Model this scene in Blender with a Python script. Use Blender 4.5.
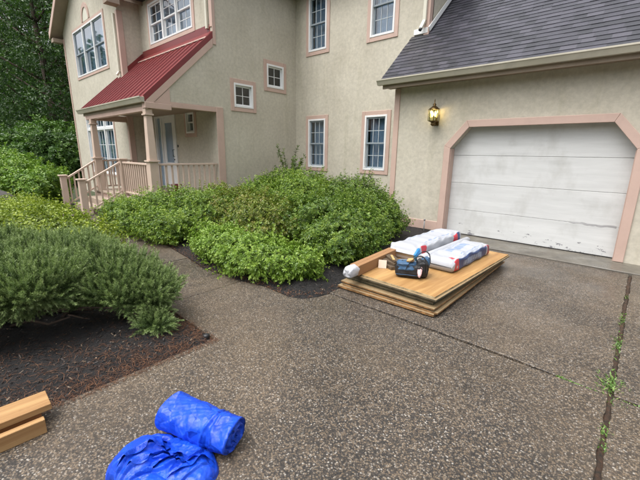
import bpy, bmesh, math, random
import numpy as np
from mathutils import Vector, Matrix
R = math.radians
random.seed(7)
S = bpy.context.scene
for _o in list(bpy.data.objects):
    bpy.data.objects.remove(_o)

# ------------------------------------------------------------------ camera
PITCH, ROLL, YAW = R(13.856), R(0.871), R(41.99)
cd = bpy.data.cameras.new('camera')
cam = bpy.data.objects.new('camera', cd)
S.collection.objects.link(cam)
S.camera = cam
cd.sensor_width = 36.0
cd.lens = 354.28 / 640 * 36.0
cd.clip_start = 0.05
cd.clip_end = 600
_f0 = Vector((-math.sin(YAW), math.cos(YAW), 0)); _r0 = Vector((math.cos(YAW), math.sin(YAW), 0)); _u0 = Vector((0, 0, 1))
_f = _f0 * math.cos(PITCH) - _u0 * math.sin(PITCH); _u = _u0 * math.cos(PITCH) + _f0 * math.sin(PITCH)
_r = _r0 * math.cos(ROLL) + _u * math.sin(ROLL); _u = -_r0 * math.sin(ROLL) + _u * math.cos(ROLL)
cam.matrix_world = Matrix(((_r.x, _u.x, -_f.x, 0), (_r.y, _u.y, -_f.y, 0), (_r.z, _u.z, -_f.z, 1.6), (0, 0, 0, 1)))

# ------------------------------------------------------------------ sky, sun, exposure (rainy overcast day)
SUN_EL, SUN_AZ = R(66), R(196)          # azimuth clockwise from +Y
w = bpy.data.worlds.new('World'); S.world = w; w.use_nodes = True
wn = w.node_tree.nodes; wl = w.node_tree.links
wn.clear()
sky = wn.new('ShaderNodeTexSky'); sky.sky_type = 'NISHITA'; sky.sun_disc = False
sky.sun_elevation = SUN_EL; sky.sun_rotation = SUN_AZ
sky.air_density = 1.0; sky.dust_density = 6.0; sky.ozone_density = 1.0
hs = wn.new('ShaderNodeHueSaturation'); hs.inputs['Saturation'].default_value = 0.25   # cloud cover greys the sky
bg = wn.new('ShaderNodeBackground'); bg.inputs['Strength'].default_value = 0.15
wo = wn.new('ShaderNodeOutputWorld')
wl.new(sky.outputs[0], hs.inputs['Color']); wl.new(hs.outputs[0], bg.inputs[0]); wl.new(bg.outputs[0], wo.inputs[0])
sl = bpy.data.lights.new('sun', 'SUN'); sl.energy = 1.15; sl.angle = R(70); sl.color = (1, 0.97, 0.93)
sun = bpy.data.objects.new('sun', sl); S.collection.objects.link(sun)
_sd = Vector((math.sin(SUN_AZ) * math.cos(SUN_EL), math.cos(SUN_AZ) * math.cos(SUN_EL), math.sin(SUN_EL)))
sun.rotation_euler = _sd.to_track_quat('Z', 'Y').to_euler()
S.view_settings.view_transform = 'Standard'; S.view_settings.look = 'None'
S.view_settings.exposure = 0.92; S.view_settings.gamma = 1.0; S.view_settings.use_curve_mapping = False
S.render.engine = 'CYCLES'
S.cycles.use_denoising = True
S.cycles.max_bounces = 8; S.cycles.transparent_max_bounces = 12

# ------------------------------------------------------------------ helpers
COL = S.collection
def nrm(v):
    return v / np.maximum(np.linalg.norm(v, axis=-1, keepdims=True), 1e-9)

class MB:
    """collects shapes, becomes one mesh"""
    def __init__(s): s.v = []; s.f = []; s.m = []
    def add(s, vs, fs, mi=0):
        b = len(s.v); s.v += [tuple(map(float, p)) for p in vs]
        s.f += [tuple(b + i for i in f) for f in fs]; s.m += [mi] * len(fs); return s
    def box(s, x0, x1, y0, y1, z0, z1, mi=0):
        x0, x1 = sorted((x0, x1)); y0, y1 = sorted((y0, y1)); z0, z1 = sorted((z0, z1))
        return s.add([(x0,y0,z0),(x1,y0,z0),(x1,y1,z0),(x0,y1,z0),(x0,y0,z1),(x1,y0,z1),(x1,y1,z1),(x0,y1,z1)],
                     [(0,3,2,1),(4,5,6,7),(0,1,5,4),(1,2,6,5),(2,3,7,6),(3,0,4,7)], mi)
    def obox(s, c, ax, ay, az, hx, hy, hz, mi=0):
        c = Vector(c); ax = Vector(ax).normalized()*hx; ay = Vector(ay).normalized()*hy; az = Vector(az).normalized()*hz
        p = [c + ax*i + ay*j + az*k for k in (-1,1) for (i,j) in ((-1,-1),(1,-1),(1,1),(-1,1))]
        return s.add(p, [(0,3,2,1),(4,5,6,7),(0,1,5,4),(1,2,6,5),(2,3,7,6),(3,0,4,7)], mi)
    def bar(s, a, b, wd, ht, up=(0,0,1), mi=0):
        a = Vector(a); b = Vector(b); d = (b-a); L = d.length; d.normalize()
        sd = d.cross(Vector(up)); sd.normalize(); u = sd.cross(d)
        return s.obox((a+b)/2, d, sd, u, L/2, wd/2, ht/2, mi)
    def prism(s, poly, off, mi=0):
        """poly: 3d points (ccw seen from +off), extruded by off"""
        n = len(poly); off = Vector(off); a = [Vector(p) for p in poly]; b = [p + off for p in a]
        return s.add(a + b, [tuple(reversed(range(n))), tuple(range(n, 2*n))] + [(i, (i+1) % n, n+(i+1) % n, n+i) for i in range(n)], mi)
    def tube(s, pts, rad, n=8, mi=0, cap=True):
        pts = [Vector(p) for p in pts]; b = len(s.v); up = Vector((0.13, 0.21, 1)).normalized()
        if not hasattr(rad, '__len__'): rad = [rad]*len(pts)
        for i, p in enumerate(pts):
            d = (pts[min(i+1, len(pts)-1)] - pts[max(i-1, 0)]).normalized()
            x = d.cross(up)
            if x.length < 1e-3: x = d.cross(Vector((1,0,0)))
            x.normalize(); y = d.cross(x)
            for k in range(n):
                a = 2*math.pi*k/n; s.v.append(tuple(p + (x*math.cos(a) + y*math.sin(a))*rad[i]))
        for i in range(len(pts)-1):
            for k in range(n):
                s.f.append((b+i*n+k, b+i*n+(k+1) % n, b+(i+1)*n+(k+1) % n, b+(i+1)*n+k)); s.m.append(mi)
        if cap:
            s.f.append(tuple(b+k for k in reversed(range(n)))); s.m.append(mi)
            e = b+(len(pts)-1)*n; s.f.append(tuple(e+k for k in range(n))); s.m.append(mi)
        return s
    def lathe(s, c, prof, n=16, mi=0):
        """prof: (radius, z) pairs"""
        b = len(s.v); c = Vector(c)
        for r, z in prof:
            for k in range(n):
                a = 2*math.pi*k/n; s.v.append((c.x+r*math.cos(a), c.y+r*math.sin(a), c.z+z))
        for i in range(len(prof)-1):
            for k in range(n):
                s.f.append((b+i*n+k, b+i*n+(k+1) % n, b+(i+1)*n+(k+1) % n, b+(i+1)*n+k)); s.m.append(mi)
        s.f.append(tuple(b+k for k in reversed(range(n)))); s.m.append(mi)
        e = b+(len(prof)-1)*n; s.f.append(tuple(e+k for k in range(n))); s.m.append(mi)
        return s
    def mesh(s, name, mats, base=(0,0,0), smooth=False, bevel=0.0, fix=True):
        me = bpy.data.meshes.new(name); bx, by, bz = base
        me.from_pydata([(x-bx, y-by, z-bz) for x, y, z in s.v], [], s.f)
        for m in (mats if isinstance(mats, (list, tuple)) else [mats]): me.materials.append(m)
        me.polygons.foreach_set('material_index', s.m)
        if fix or bevel:
            bm = bmesh.new(); bm.from_mesh(me)
            if fix: bmesh.ops.recalc_face_normals(bm, faces=bm.faces)
            if bevel: bmesh.ops.bevel(bm, geom=list(bm.edges), offset=bevel, segments=1, affect='EDGES', profile=0.5)
            bm.to_mesh(me); bm.free()
        if smooth: me.polygons.foreach_set('use_smooth', [True]*len(me.polygons))
        me.update(); return me

def link(name, data, parent=None, loc=(0,0,0), rot=(0,0,0)):
    o = bpy.data.objects.new(name, data); COL.objects.link(o)
    o.location = loc; o.rotation_euler = rot
    if parent is not None: o.parent = parent
    return o
def tag(o, label, cat, group=None, kind=None):
    if label: o['label'] = label
    if cat: o['category'] = cat
    if group: o['group'] = group
    if kind: o['kind'] = kind
    return o
def thing(name, label, cat, loc, group=None, rotz=0):
    return tag(link(name, None, None, loc, (0,0,rotz)), label, cat, group)
def part(name, mb, mat, root, parent=None, **k):
    """mb in world coordinates; root gives the base the coordinates are taken from"""
    return link(name, mb.mesh(name, mat, tuple(root.location), **k), parent or root)
def solo(name, mb, mat, base, label, cat, group=None, **k):
    return tag(link(name, mb.mesh(name, mat, base, **k), None, base), label, cat, group)
def struct(name, mb, mat, **k):
    return tag(link(name, mb.mesh(name, mat, **k)), None, None, None, 'structure')
def np_mesh(name, V, F, mat, tint=None, smooth=False):
    me = bpy.data.meshes.new(name); n = F.shape[1]
    me.vertices.add(len(V)); me.vertices.foreach_set('co', np.ascontiguousarray(V, dtype=np.float32).ravel())
    me.loops.add(F.size); me.loops.foreach_set('vertex_index', np.ascontiguousarray(F, dtype=np.int32).ravel())
    me.polygons.add(len(F)); me.polygons.foreach_set('loop_start', np.arange(0, F.size, n, dtype=np.int32))
    me.polygons.foreach_set('loop_total', np.full(len(F), n, dtype=np.int32))
    if tint is not None:
        a = me.attributes.new('tint', 'FLOAT', 'FACE'); a.data.foreach_set('value', tint.astype(np.float32))
    if smooth: me.polygons.foreach_set('use_smooth', np.ones(len(F), dtype=bool))
    me.materials.append(mat); me.update(calc_edges=True); me.validate(); return me

# ------------------------------------------------------------------ materials
def nodes(name):
    m = bpy.data.materials.new(name); m.use_nodes = True; nt = m.node_tree
    return m, nt, nt.nodes['Principled BSDF']
def N(nt, t, **k):
    n = nt.nodes.new('ShaderNode' + t)
    for a, v in k.items():
        if a in n.inputs: n.inputs[a].default_value = v
        else: setattr(n, a, v)
    return n
def coords(nt, scale=(1,1,1), kind='Object'):
    tc = N(nt, 'TexCoord'); mp = N(nt, 'Mapping'); mp.inputs['Scale'].default_value = scale
    nt.links.new(tc.outputs[kind], mp.inputs[0]); return mp.outputs[0]
def noise(nt, vec, scale, detail=4, rough=0.6, dist=0.0):
    n = N(nt, 'TexNoise'); n.inputs['Scale'].default_value = scale; n.inputs['Detail'].default_value = detail
    n.inputs['Roughness'].default_value = rough; n.inputs['Distortion'].default_value = dist
    nt.links.new(vec, n.inputs['Vector']); return n.outputs['Fac']
def ramp(nt, fac, stops, interp='LINEAR'):
    r = N(nt, 'ValToRGB'); r.color_ramp.interpolation = interp; e = r.color_ramp.elements
    while len(e) < len(stops): e.new(0.5)
    for i, (p, c) in enumerate(stops):
        e[i].position = p; e[i].color = (*c, 1) if len(c) == 3 else c
    nt.links.new(fac, r.inputs[0]); return r.outputs[0]
def g(v): return (v, v, v)
def mix(nt, a, b, fac, mode='MIX'):
    m = N(nt, 'Mix'); m.data_type = 'RGBA'; m.blend_type = mode
    for s, v in ((6, a), (7, b), (0, fac)):
        if hasattr(v, 'is_linked'): nt.links.new(v, m.inputs[s])
        elif s == 0: m.inputs[0].default_value = v
        else: m.inputs[s].default_value = (*v, 1)
    return m.outputs[2]
def math_(nt, op, a, b=0.0, clamp=False):
    m = N(nt, 'Math'); m.operation = op; m.use_clamp = clamp
    for i, v in ((0, a), (1, b)):
        if hasattr(v, 'is_linked'): nt.links.new(v, m.inputs[i])
        else: m.inputs[i].default_value = v
    return m.outputs[0]
def bump(nt, bs, h, strength=0.3, dist=0.01, prev=None):
    b = N(nt, 'Bump'); b.inputs['Strength'].default_value = strength; b.inputs['Distance'].default_value = dist
    nt.links.new(h, b.inputs['Height'])
    if prev: nt.links.new(prev, b.inputs['Normal'])
    nt.links.new(b.outputs[0], bs.inputs['Normal']); return b.outputs[0]
def L(nt, a, b): nt.links.new(a, b)

def paint(name, col, rough=0.5, var=0.12, scale=6, bmp=0.1, dirt=None, stretch=(1,1,1), spec=0.5, fine=60):
    m, nt, bs = nodes(name); v = coords(nt, stretch)
    n1 = noise(nt, v, scale, 5, 0.65)
    c = ramp(nt, n1, [(0.25, tuple(x*(1-var) for x in col)), (0.75, tuple(min(1, x*(1+var)) for x in col))])
    if dirt:
        d = ramp(nt, noise(nt, v, scale*0.5, 6, 0.7), [(0.5, g(0)), (0.75, g(1))])
        c = mix(nt, c, dirt, math_(nt, 'MULTIPLY', d, 0.55))
    L(nt, c, bs.inputs['Base Color']); bs.inputs['Roughness'].default_value = rough
    bs.inputs['Specular IOR Level'].default_value = spec
    if bmp: bump(nt, bs, noise(nt, v, fine, 3), bmp, 0.005)
    return m

def stucco():
    m, nt, bs = nodes('stucco'); v = coords(nt)
    base = ramp(nt, noise(nt, v, 1.1, 5, 0.6), [(0.3, (0.475, 0.44, 0.36)), (0.7, (0.56, 0.525, 0.44))])
    vs = coords(nt, (2.2, 2.2, 0.22))
    streak = ramp(nt, noise(nt, vs, 1.6, 6, 0.7), [(0.52, g(0)), (0.74, g(1))])
    c = mix(nt, base, (0.36, 0.335, 0.235), math_(nt, 'MULTIPLY', streak, 0.38))
    vp = coords(nt, (3.1, 3.1, 0.35))
    pale = ramp(nt, noise(nt, vp, 1.3, 4, 0.6), [(0.6, g(0)), (0.75, g(1))])
    c = mix(nt, c, (0.62, 0.58, 0.47), math_(nt, 'MULTIPLY', pale, 0.4))
    mot = ramp(nt, noise(nt, v, 14, 4, 0.7), [(0.3, g(0.86)), (0.7, g(1.08))])
    c = mix(nt, c, mot, 1.0, 'MULTIPLY')
    L(nt, c, bs.inputs['Base Color']); bs.inputs['Roughness'].default_value = 0.85; bs.inputs['Specular IOR Level'].default_value = 0.25
    b1 = bump(nt, bs, noise(nt, v, 30, 4, 0.6), 0.14, 0.015); bump(nt, bs, noise(nt, v, 190, 2), 0.25, 0.003, b1)
    return m

def aggregate():
    m, nt, bs = nodes('exposed_aggregate'); v = coords(nt)
    vo = N(nt, 'TexVoronoi'); vo.inputs['Scale'].default_value = 108; L(nt, v, vo.inputs['Vector'])
    sx = N(nt, 'SeparateColor'); L(nt, vo.outputs['Color'], sx.inputs[0])
    col = ramp(nt, sx.outputs[0], [(0, (0.026, 0.024, 0.023)), (0.22, (0.052, 0.046, 0.041)), (0.45, (0.100, 0.080, 0.062)), (0.62, (0.150, 0.112, 0.076)),
                                   (0.80, (0.190, 0.150, 0.108)), (0.93, (0.225, 0.195, 0.16)), (1.0, (0.37, 0.345, 0.31))])
    edge = ramp(nt, vo.outputs['Distance'], [(0.46, g(1)), (0.74, g(0))])
    col = mix(nt, (0.040, 0.036, 0.032), col, edge)
    v2 = N(nt, 'TexVoronoi'); v2.inputs['Scale'].default_value = 170; L(nt, v, v2.inputs['Vector'])
    s2 = N(nt, 'SeparateColor'); L(nt, v2.outputs['Color'], s2.inputs[0])
    col = mix(nt, col, ramp(nt, s2.outputs[1], [(0.0, g(0.35)), (0.6, g(0.95)), (0.9, g(1.35)), (1.0, g(1.9))]), 0.45, 'MULTIPLY')
    tan = ramp(nt, noise(nt, v, 0.55, 5, 0.6, 0.6), [(0.47, g(0)), (0.66, g(1))])          # patches where the film of dirt is worn tan
    col = mix(nt, col, (0.24, 0.175, 0.11), math_(nt, 'MULTIPLY', tan, 0.22))
    dk = ramp(nt, noise(nt, v, 1.3, 5, 0.65), [(0.33, g(0.74)), (0.67, g(1.06))])
    col = mix(nt, col, dk, 1.0, 'MULTIPLY')
    L(nt, col, bs.inputs['Base Color'])
    ro = ramp(nt, noise(nt, v, 0.8, 4, 0.6), [(0.38, g(0.30)), (0.62, g(0.62))])
    L(nt, ro, bs.inputs['Roughness']); bs.inputs['Specular IOR Level'].default_value = 0.30
    bump(nt, bs, vo.outputs['Distance'], -0.75, 0.006)
    return m

def concrete():
    m, nt, bs = nodes('wet_concrete'); v = coords(nt)
    c = ramp(nt, noise(nt, v, 2.2, 6, 0.7), [(0.3, (0.075, 0.068, 0.058)), (0.7, (0.17, 0.155, 0.125))])
    L(nt, c, bs.inputs['Base Color'])
    L(nt, ramp(nt, noise(nt, v, 1.5, 4), [(0.4, g(0.25)), (0.6, g(0.6))]), bs.inputs['Roughness'])
    bump(nt, bs, noise(nt, v, 60, 4), 0.25, 0.004); return m

def soil(name, a, b, sc=18):
    m, nt, bs = nodes(name); v = coords(nt)
    c = ramp(nt, noise(nt, v, sc, 6, 0.75), [(0.35, a), (0.68, b)])
    L(nt, c, bs.inputs['Base Color']); bs.inputs['Roughness'].default_value = 0.75
    bump(nt, bs, noise(nt, v, sc*2.2, 6, 0.75), 0.9, 0.03); return m

def leaf(name, cols, rough=0.42, trans=0.20, spec=0.45):
    m, nt, bs = nodes(name)
    at = N(nt, 'Attribute'); at.attribute_name = 'tint'
    n = len(cols); c = ramp(nt, at.outputs['Fac'], [(i/(n-1), k) for i, k in enumerate(cols)])
    L(nt, c, bs.inputs['Base Color']); bs.inputs['Roughness'].default_value = rough; bs.inputs['Specular IOR Level'].default_value = spec
    tr = N(nt, 'BsdfTranslucent'); L(nt, mix(nt, c, (1.0, 1.15, 0.45), 1.0, 'MULTIPLY'), tr.inputs[0])
    ms = N(nt, 'MixShader'); ms.inputs[0].default_value = trans
    L(nt, bs.outputs[0], ms.inputs[1]); L(nt, tr.outputs[0], ms.inputs[2])
    L(nt, ms.outputs[0], nt.nodes['Material Output'].inputs[0]); return m

def wood(name, a, b, axis='y', rough=0.6, grain=9, knots=True):
    m, nt, bs = nodes(name)
    st = {'x': (0.35, 6, 6), 'y': (6, 0.35, 6), 'z': (6, 6, 0.35)}[axis]
    v = coords(nt, st); oi = N(nt, 'ObjectInfo')
    ad = N(nt, 'VectorMath'); ad.operation = 'ADD'; L(nt, v, ad.inputs[0])
    cm = N(nt, 'CombineXYZ'); L(nt, math_(nt, 'MULTIPLY', oi.outputs['Random'], 40), cm.inputs[0]); L(nt, cm.outputs[0], ad.inputs[1])
    n1 = noise(nt, ad.outputs[0], grain*0.45, 6, 0.7, 1.2)
    c = ramp(nt, n1, [(0.3, a), (0.55, tuple((x+y)/2 for x, y in zip(a, b))), (0.72, b)])
    if knots:
        k = ramp(nt, noise(nt, coords(nt), 5, 3), [(0.66, g(0)), (0.74, g(1))])
        c = mix(nt, c, tuple(x*0.55 for x in a), math_(nt, 'MULTIPLY', k, 0.6))
    L(nt, c, bs.inputs['Base Color']); bs.inputs['Roughness'].default_value = rough
    bump(nt, bs, n1, 0.15, 0.004); return m

def ply_edge(name, a, b):
    m, nt, bs = nodes(name); v = coords(nt, (4, 4, 1))
    wv = N(nt, 'TexWave'); wv.bands_direction = 'Z'; wv.inputs['Scale'].default_value = 45; wv.inputs['Distortion'].default_value = 1.5; L(nt, v, wv.inputs[0])
    c = ramp(nt, wv.outputs['Fac'], [(0.2, a), (0.8, b)])
    d = ramp(nt, noise(nt, coords(nt), 9, 5, 0.7), [(0.42, g(0.35)), (0.62, g(1))])
    L(nt, mix(nt, c, d, 1.0, 'MULTIPLY'), bs.inputs['Base Color']); bs.inputs['Roughness'].default_value = 0.7; return m

def shingle_mat():
    m, nt, bs = nodes('asphalt_shingle'); oi = N(nt, 'ObjectInfo'); v = coords(nt)
    at = N(nt, 'Attribute'); at.attribute_name = 'tint'
    t = math_(nt, 'FRACT', math_(nt, 'ADD', oi.outputs['Random'], at.outputs['Fac']))
    c = ramp(nt, t, [(0, (0.018, 0.019, 0.025)), (0.5, (0.031, 0.031, 0.041)), (0.85, (0.045, 0.044, 0.058)), (1, (0.056, 0.054, 0.069))])
    gr = ramp(nt, noise(nt, v, 160, 3, 0.8), [(0.3, g(0.6)), (0.7, g(1.45))])
    L(nt, mix(nt, c, gr, 1.0, 'MULTIPLY'), bs.inputs['Base Color']); bs.inputs['Roughness'].default_value = 0.36
    bs.inputs['Specular IOR Level'].default_value = 0.55
    bump(nt, bs, noise(nt, v, 300, 2), 0.3, 0.003); return m

def door_paint():
    m, nt, bs = nodes('weathered_white_paint'); tc = N(nt, 'TexCoord'); v = coords(nt); vx = coords(nt, (0.5, 1, 5))
    base = ramp(nt, noise(nt, vx, 2.0, 6, 0.65), [(0.3, (0.54, 0.55, 0.545)), (0.7, (0.65, 0.66, 0.655))])
    st = ramp(nt, noise(nt, coords(nt, (1.4, 1, 0.9)), 1.5, 5, 0.6), [(0.5, g(0)), (0.72, g(1))])
    c = mix(nt, base, (0.30, 0.295, 0.26), math_(nt, 'MULTIPLY', st, 0.4))
    # paint flaking, most near the foot of the door where splash reaches it
    sp = N(nt, 'SeparateXYZ'); L(nt, tc.outputs['Object'], sp.inputs[0])
    low = math_(nt, 'SUBTRACT', 1.0, math_(nt, 'MULTIPLY', sp.outputs['Z'], 0.62), True)
    pv = coords(nt, (1, 1, 1.8)); n = noise(nt, pv, 5.5, 7, 0.72)
    th = math_(nt, 'ADD', n, math_(nt, 'MULTIPLY', math_(nt, 'POWER', low, 4.0), 0.17))
    pe = ramp(nt, th, [(0.725, g(0)), (0.74, g(1))])
    c = mix(nt, c, (0.22, 0.22, 0.235), pe)
    L(nt, c, bs.inputs['Base Color']); bs.inputs['Roughness'].default_value = 0.55
    b = bump(nt, bs, pe, -0.5, 0.004); bump(nt, bs, noise(nt, vx, 9, 5), 0.25, 0.006, b); return m

def glass_mat(name='window_glass', tint=(0.78, 0.86, 0.92), gl=1.0):
    m, nt, bs = nodes(name); nt.nodes.remove(bs)
    tr = N(nt, 'BsdfTransparent'); tr.inputs[0].default_value = (*tint, 1)
    gs = N(nt, 'BsdfGlossy'); gs.inputs['Roughness'].default_value = 0.03; gs.inputs[0].default_value = (0.93, 0.96, 1.0, 1)
    fr = N(nt, 'Fresnel'); fr.inputs[0].default_value = 1.55
    f = math_(nt, 'ADD', math_(nt, 'MULTIPLY', fr.outputs[0], 1.9*gl), 0.04, True)
    ge = N(nt, 'NewGeometry'); f = math_(nt, 'MULTIPLY', f, math_(nt, 'SUBTRACT', 1.0, ge.outputs['Backfacing']))   # only the outer face mirrors
    ms = N(nt, 'MixShader'); L(nt, f, ms.inputs[0]); L(nt, tr.outputs[0], ms.inputs[1]); L(nt, gs.outputs[0], ms.inputs[2])
    L(nt, ms.outputs[0], nt.nodes['Material Output'].inputs[0]); return m

def tarp_mat():
    m, nt, bs = nodes('blue_poly_tarp'); v = coords(nt)
    c = ramp(nt, noise(nt, v, 9, 4), [(0.3, (0.004, 0.048, 0.50)), (0.7, (0.008, 0.082, 0.66))])
    L(nt, c, bs.inputs['Base Color']); bs.inputs['Roughness'].default_value = 0.44
    nv = N(nt, 'TexNoise'); nv.inputs['Scale'].default_value = 7; L(nt, v, nv.inputs[0])
    dv = N(nt, 'VectorMath'); dv.operation = 'MULTIPLY_ADD'; L(nt, nv.outputs['Color'], dv.inputs[0]); dv.inputs[1].default_value = (0.10,)*3; L(nt, v, dv.inputs[2])
    prev = None
    for sc_, st_ in ((11, 1.0), (27, 0.7)):            # flat facets that meet in sharp creases
        vo = N(nt, 'TexVoronoi'); vo.inputs['Scale'].default_value = sc_; L(nt, dv.outputs[0], vo.inputs['Vector'])
        d1 = N(nt, 'VectorMath'); d1.operation = 'SUBTRACT'; L(nt, dv.outputs[0], d1.inputs[0]); L(nt, vo.outputs['Position'], d1.inputs[1])
        d2 = N(nt, 'VectorMath'); d2.operation = 'SUBTRACT'; L(nt, vo.outputs['Color'], d2.inputs[0]); d2.inputs[1].default_value = (.5, .5, .5)
        d3 = N(nt, 'VectorMath'); d3.operation = 'DOT_PRODUCT'; L(nt, d1.outputs[0], d3.inputs[0]); L(nt, d2.outputs[0], d3.inputs[1])
        prev = bump(nt, bs, d3.outputs['Value'], st_, 0.55, prev)
    bump(nt, bs, noise(nt, v, 90, 3), 0.2, 0.003, prev); return m

M = {}
M['stucco'] = stucco()
M['pink'] = paint('pink_trim_paint', (0.52, 0.375, 0.315), 0.6, 0.10, 3, 0.12, dirt=(0.33, 0.23, 0.18))
M['rail'] = paint('rail_paint', (0.56, 0.435, 0.355), 0.55, 0.08, 4, 0.1)
M['soffit'] = paint('soffit_paint', (0.30, 0.24, 0.185), 0.8, 0.15, 3, 0.1)
M['gutter'] = paint('gutter_aluminium', (0.47, 0.44, 0.36), 0.45, 0.22, 2.5, 0.08, dirt=(0.27, 0.26, 0.18))
M['white'] = paint('white_vinyl', (0.74, 0.75, 0.75), 0.45, 0.05, 4, 0.04)
M['downspout'] = paint('downspout_cream', (0.62, 0.60, 0.50), 0.45, 0.10, 3, 0.05, dirt=(0.33, 0.31, 0.22))
M['sash'] = paint('grey_sash', (0.27, 0.31, 0.34), 0.5, 0.08, 4, 0.04)
M['glass'] = glass_mat()
M['glass_dull'] = glass_mat('screened_glass', (0.30, 0.32, 0.34), 0.35)
M['curtain'] = paint('pale_curtain', (0.30, 0.345, 0.395), 0.9, 0.15, 8, 0.1)
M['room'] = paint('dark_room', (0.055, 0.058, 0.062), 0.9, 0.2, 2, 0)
M['red_metal'] = paint('red_metal_roof', (0.18, 0.027, 0.027), 0.32, 0.12, 3, 0.05, spec=0.55)
M['shingle'] = shingle_mat()
M['door'] = door_paint()
M['aggregate'] = aggregate()
M['concrete'] = concrete()
M['mulch'] = soil('dark_mulch', (0.004, 0.004, 0.005), (0.022, 0.019, 0.018), 26)
M['earth'] = soil('earth', (0.020, 0.016, 0.010), (0.055, 0.045, 0.024), 3)
M['joint'] = soil('joint_dirt', (0.016, 0.014, 0.010), (0.095, 0.046, 0.022), 22)
M['ground'] = soil('ground_cover', (0.020, 0.035, 0.012), (0.05, 0.065, 0.022), 2.2)
M['brass'] = paint('aged_brass', (0.13, 0.085, 0.035), 0.4, 0.2, 10, 0.05); M['brass'].node_tree.nodes['Principled BSDF'].inputs['Metallic'].default_value = 0.8
M['black'] = paint('black_hardware', (0.015, 0.015, 0.016), 0.45, 0.2, 8, 0.05)
M['steel'] = paint('galvanised_pipe', (0.25, 0.25, 0.25), 0.5, 0.2, 10, 0.05)
M['bark'] = paint('bark', (0.075, 0.055, 0.040), 0.9, 0.4, 12, 0.8, stretch=(1, 1, 0.25), fine=20)
M['twig'] = paint('grey_twig', (0.085, 0.060, 0.045), 0.85, 0.3, 20, 0.3)
# ================================================================== SETTING
gm = MB(); n = 24; rr = [(0, 0)]
gm.add([(300*math.cos(2*math.pi*k/48), 300*math.sin(2*math.pi*k/48), -0.07) for k in range(48)], [tuple(range(48))])
struct('ground', gm, M['ground'])

drive = struct('driveway', MB().box(-2.62, 5.6, -14, 6.5, -0.066, -0.042).box(-11.6, -2.62, 1.42, 2.9, -0.066, -0.042), M['mulch'])
def ragged(poly, amp=.006, step=.05):
    r = random.Random(len(poly)*7+int(abs(poly[0][0])*100)); out = []
    for (x0, y0), (x1, y1) in zip(poly, poly[1:]+poly[:1]):
        if abs(x0-.08) < .05 and abs(x1-.08) < .05 and max(y0, y1) > 0:
            m_ = int(abs(y1-y0)/step); out += [(x0+(x1-x0)*i/m_+(r.uniform(-1, 1)*amp if i else 0), y0+(y1-y0)*i/m_) for i in range(m_)]
        else: out.append((x0, y0))
    return out
def slab(poly, z, mat='aggregate', name='slab', parent=drive):
    mb = MB().prism([(x, y, -0.05) for x, y in ragged(poly)], (0, 0, z + 0.05))
    me = mb.mesh(name, M[mat], bevel=0.0035); return link(name, me, parent)
slab([(-2.53,2.995),(-1.7,3.000),(-.55,2.985),(-.25,2.958),(0.066,2.948),(0.062,6.46),(-2.56,6.46)], -0.004)
slab([(-3.57,1.49),(-2.56,1.475),(-2.54,-5),(0.060,-5),(0.066,2.925),(-2.50,2.965),(-2.53,2.80),(-2.62,2.63),(-2.78,2.57),(-3.20,2.58),(-3.57,2.49)], 0.0)
slab([(0.098,2.945),(3.2,2.93),(3.2,6.46),(0.100,6.46)], 0.004)
slab([(0.098,-5),(3.2,-5),(3.2,2.91),(0.096,2.925)], -0.003)
slab([(3.22,-5),(5.5,-5),(5.5,6.46),(3.22,6.46)], 0.0)
slab([(-2.54,-13.9),(5.5,-13.9),(5.5,-5.02),(-2.54,-5.02)], 0.0)
slab([(-4.98,1.52),(-3.585,1.49),(-3.585,2.49),(-4.40,2.43),(-4.98,2.52)], -0.002)
slab([(-6.6,1.78),(-4.995,1.52),(-4.995,2.52),(-6.6,2.72)], 0.0)
slab([(-8.2,1.84),(-6.615,1.78),(-6.615,2.72),(-8.2,2.78)], 0.0)
slab([(-9.9,1.84),(-8.215,1.84),(-8.215,2.78),(-9.9,2.78)], 0.0)
slab([(-11.5,1.6),(-9.915,1.6),(-9.915,2.86),(-11.5,2.86)], 0.0)
struct('garage_apron', MB().prism([(-2.95,6.475,-0.06),(5.5,6.475,-0.06),(5.5,7.30,-0.06),(-2.95,7.30,-0.06)], (0,0,0.075)), M['concrete'], bevel=0.006)

_jr = random.Random(8); _js = MB(); _n = 160
for _i in range(_n+1):
    _y = -4.9+11.3*_i/_n
    for _x in (.055, .075, .09, .107): _js.v.append((_x, _y, -.012+.010*_jr.random()-(.012*(_x in (.055, .107)))))
for _i in range(_n):
    for _k in range(3): _a = _i*4+_k; _js.f.append((_a, _a+1, _a+5, _a+4)); _js.m.append(0)
link('joint_fill', _js.mesh('joint_fill', M['joint']), drive)
def wob(x, y, k=1.0):
    return (np.sin(x*3.1*k+1.3)*np.cos(y*2.7*k+.4) + .6*np.sin(x*7.3*k-y*5.1*k) + .35*np.sin(x*17*k+2)*np.sin(y*15*k))/1.95
def bed(name, xs, yf, yb, ny, h):
    X = np.array(xs); V = []; F = []
    for i, x in enumerate(X):
        for j in range(ny):
            t = j/(ny-1); y = yf(x)*(1-t) + yb(x)*t
            e = min(1, min(t*(ny-1), (ny-1-t*(ny-1)), i, len(X)-1-i)/6.0)
            V.append((x, y, -0.010 + e*(0.022 + h*(0.5+0.5*wob(x, y)) )))
    for i in range(len(X)-1):
        for j in range(ny-1):
            a = i*ny+j; F.append((a, a+ny, a+ny+1, a+1))
    me = np_mesh(name, np.array(V), np.array(F), M['mulch'], smooth=True)
    return tag(link(name, me), None, None, None, 'structure')
def yfront(x):
    return float(np.interp(x, [-11, -8.2, -6.6, -4.98, -4.42, -3.56, -3.2, -2.76, -2.6, -2.5], [2.79, 2.79, 2.74, 2.54, 2.45, 2.50, 2.60, 2.59, 2.66, 3.0]))
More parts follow.
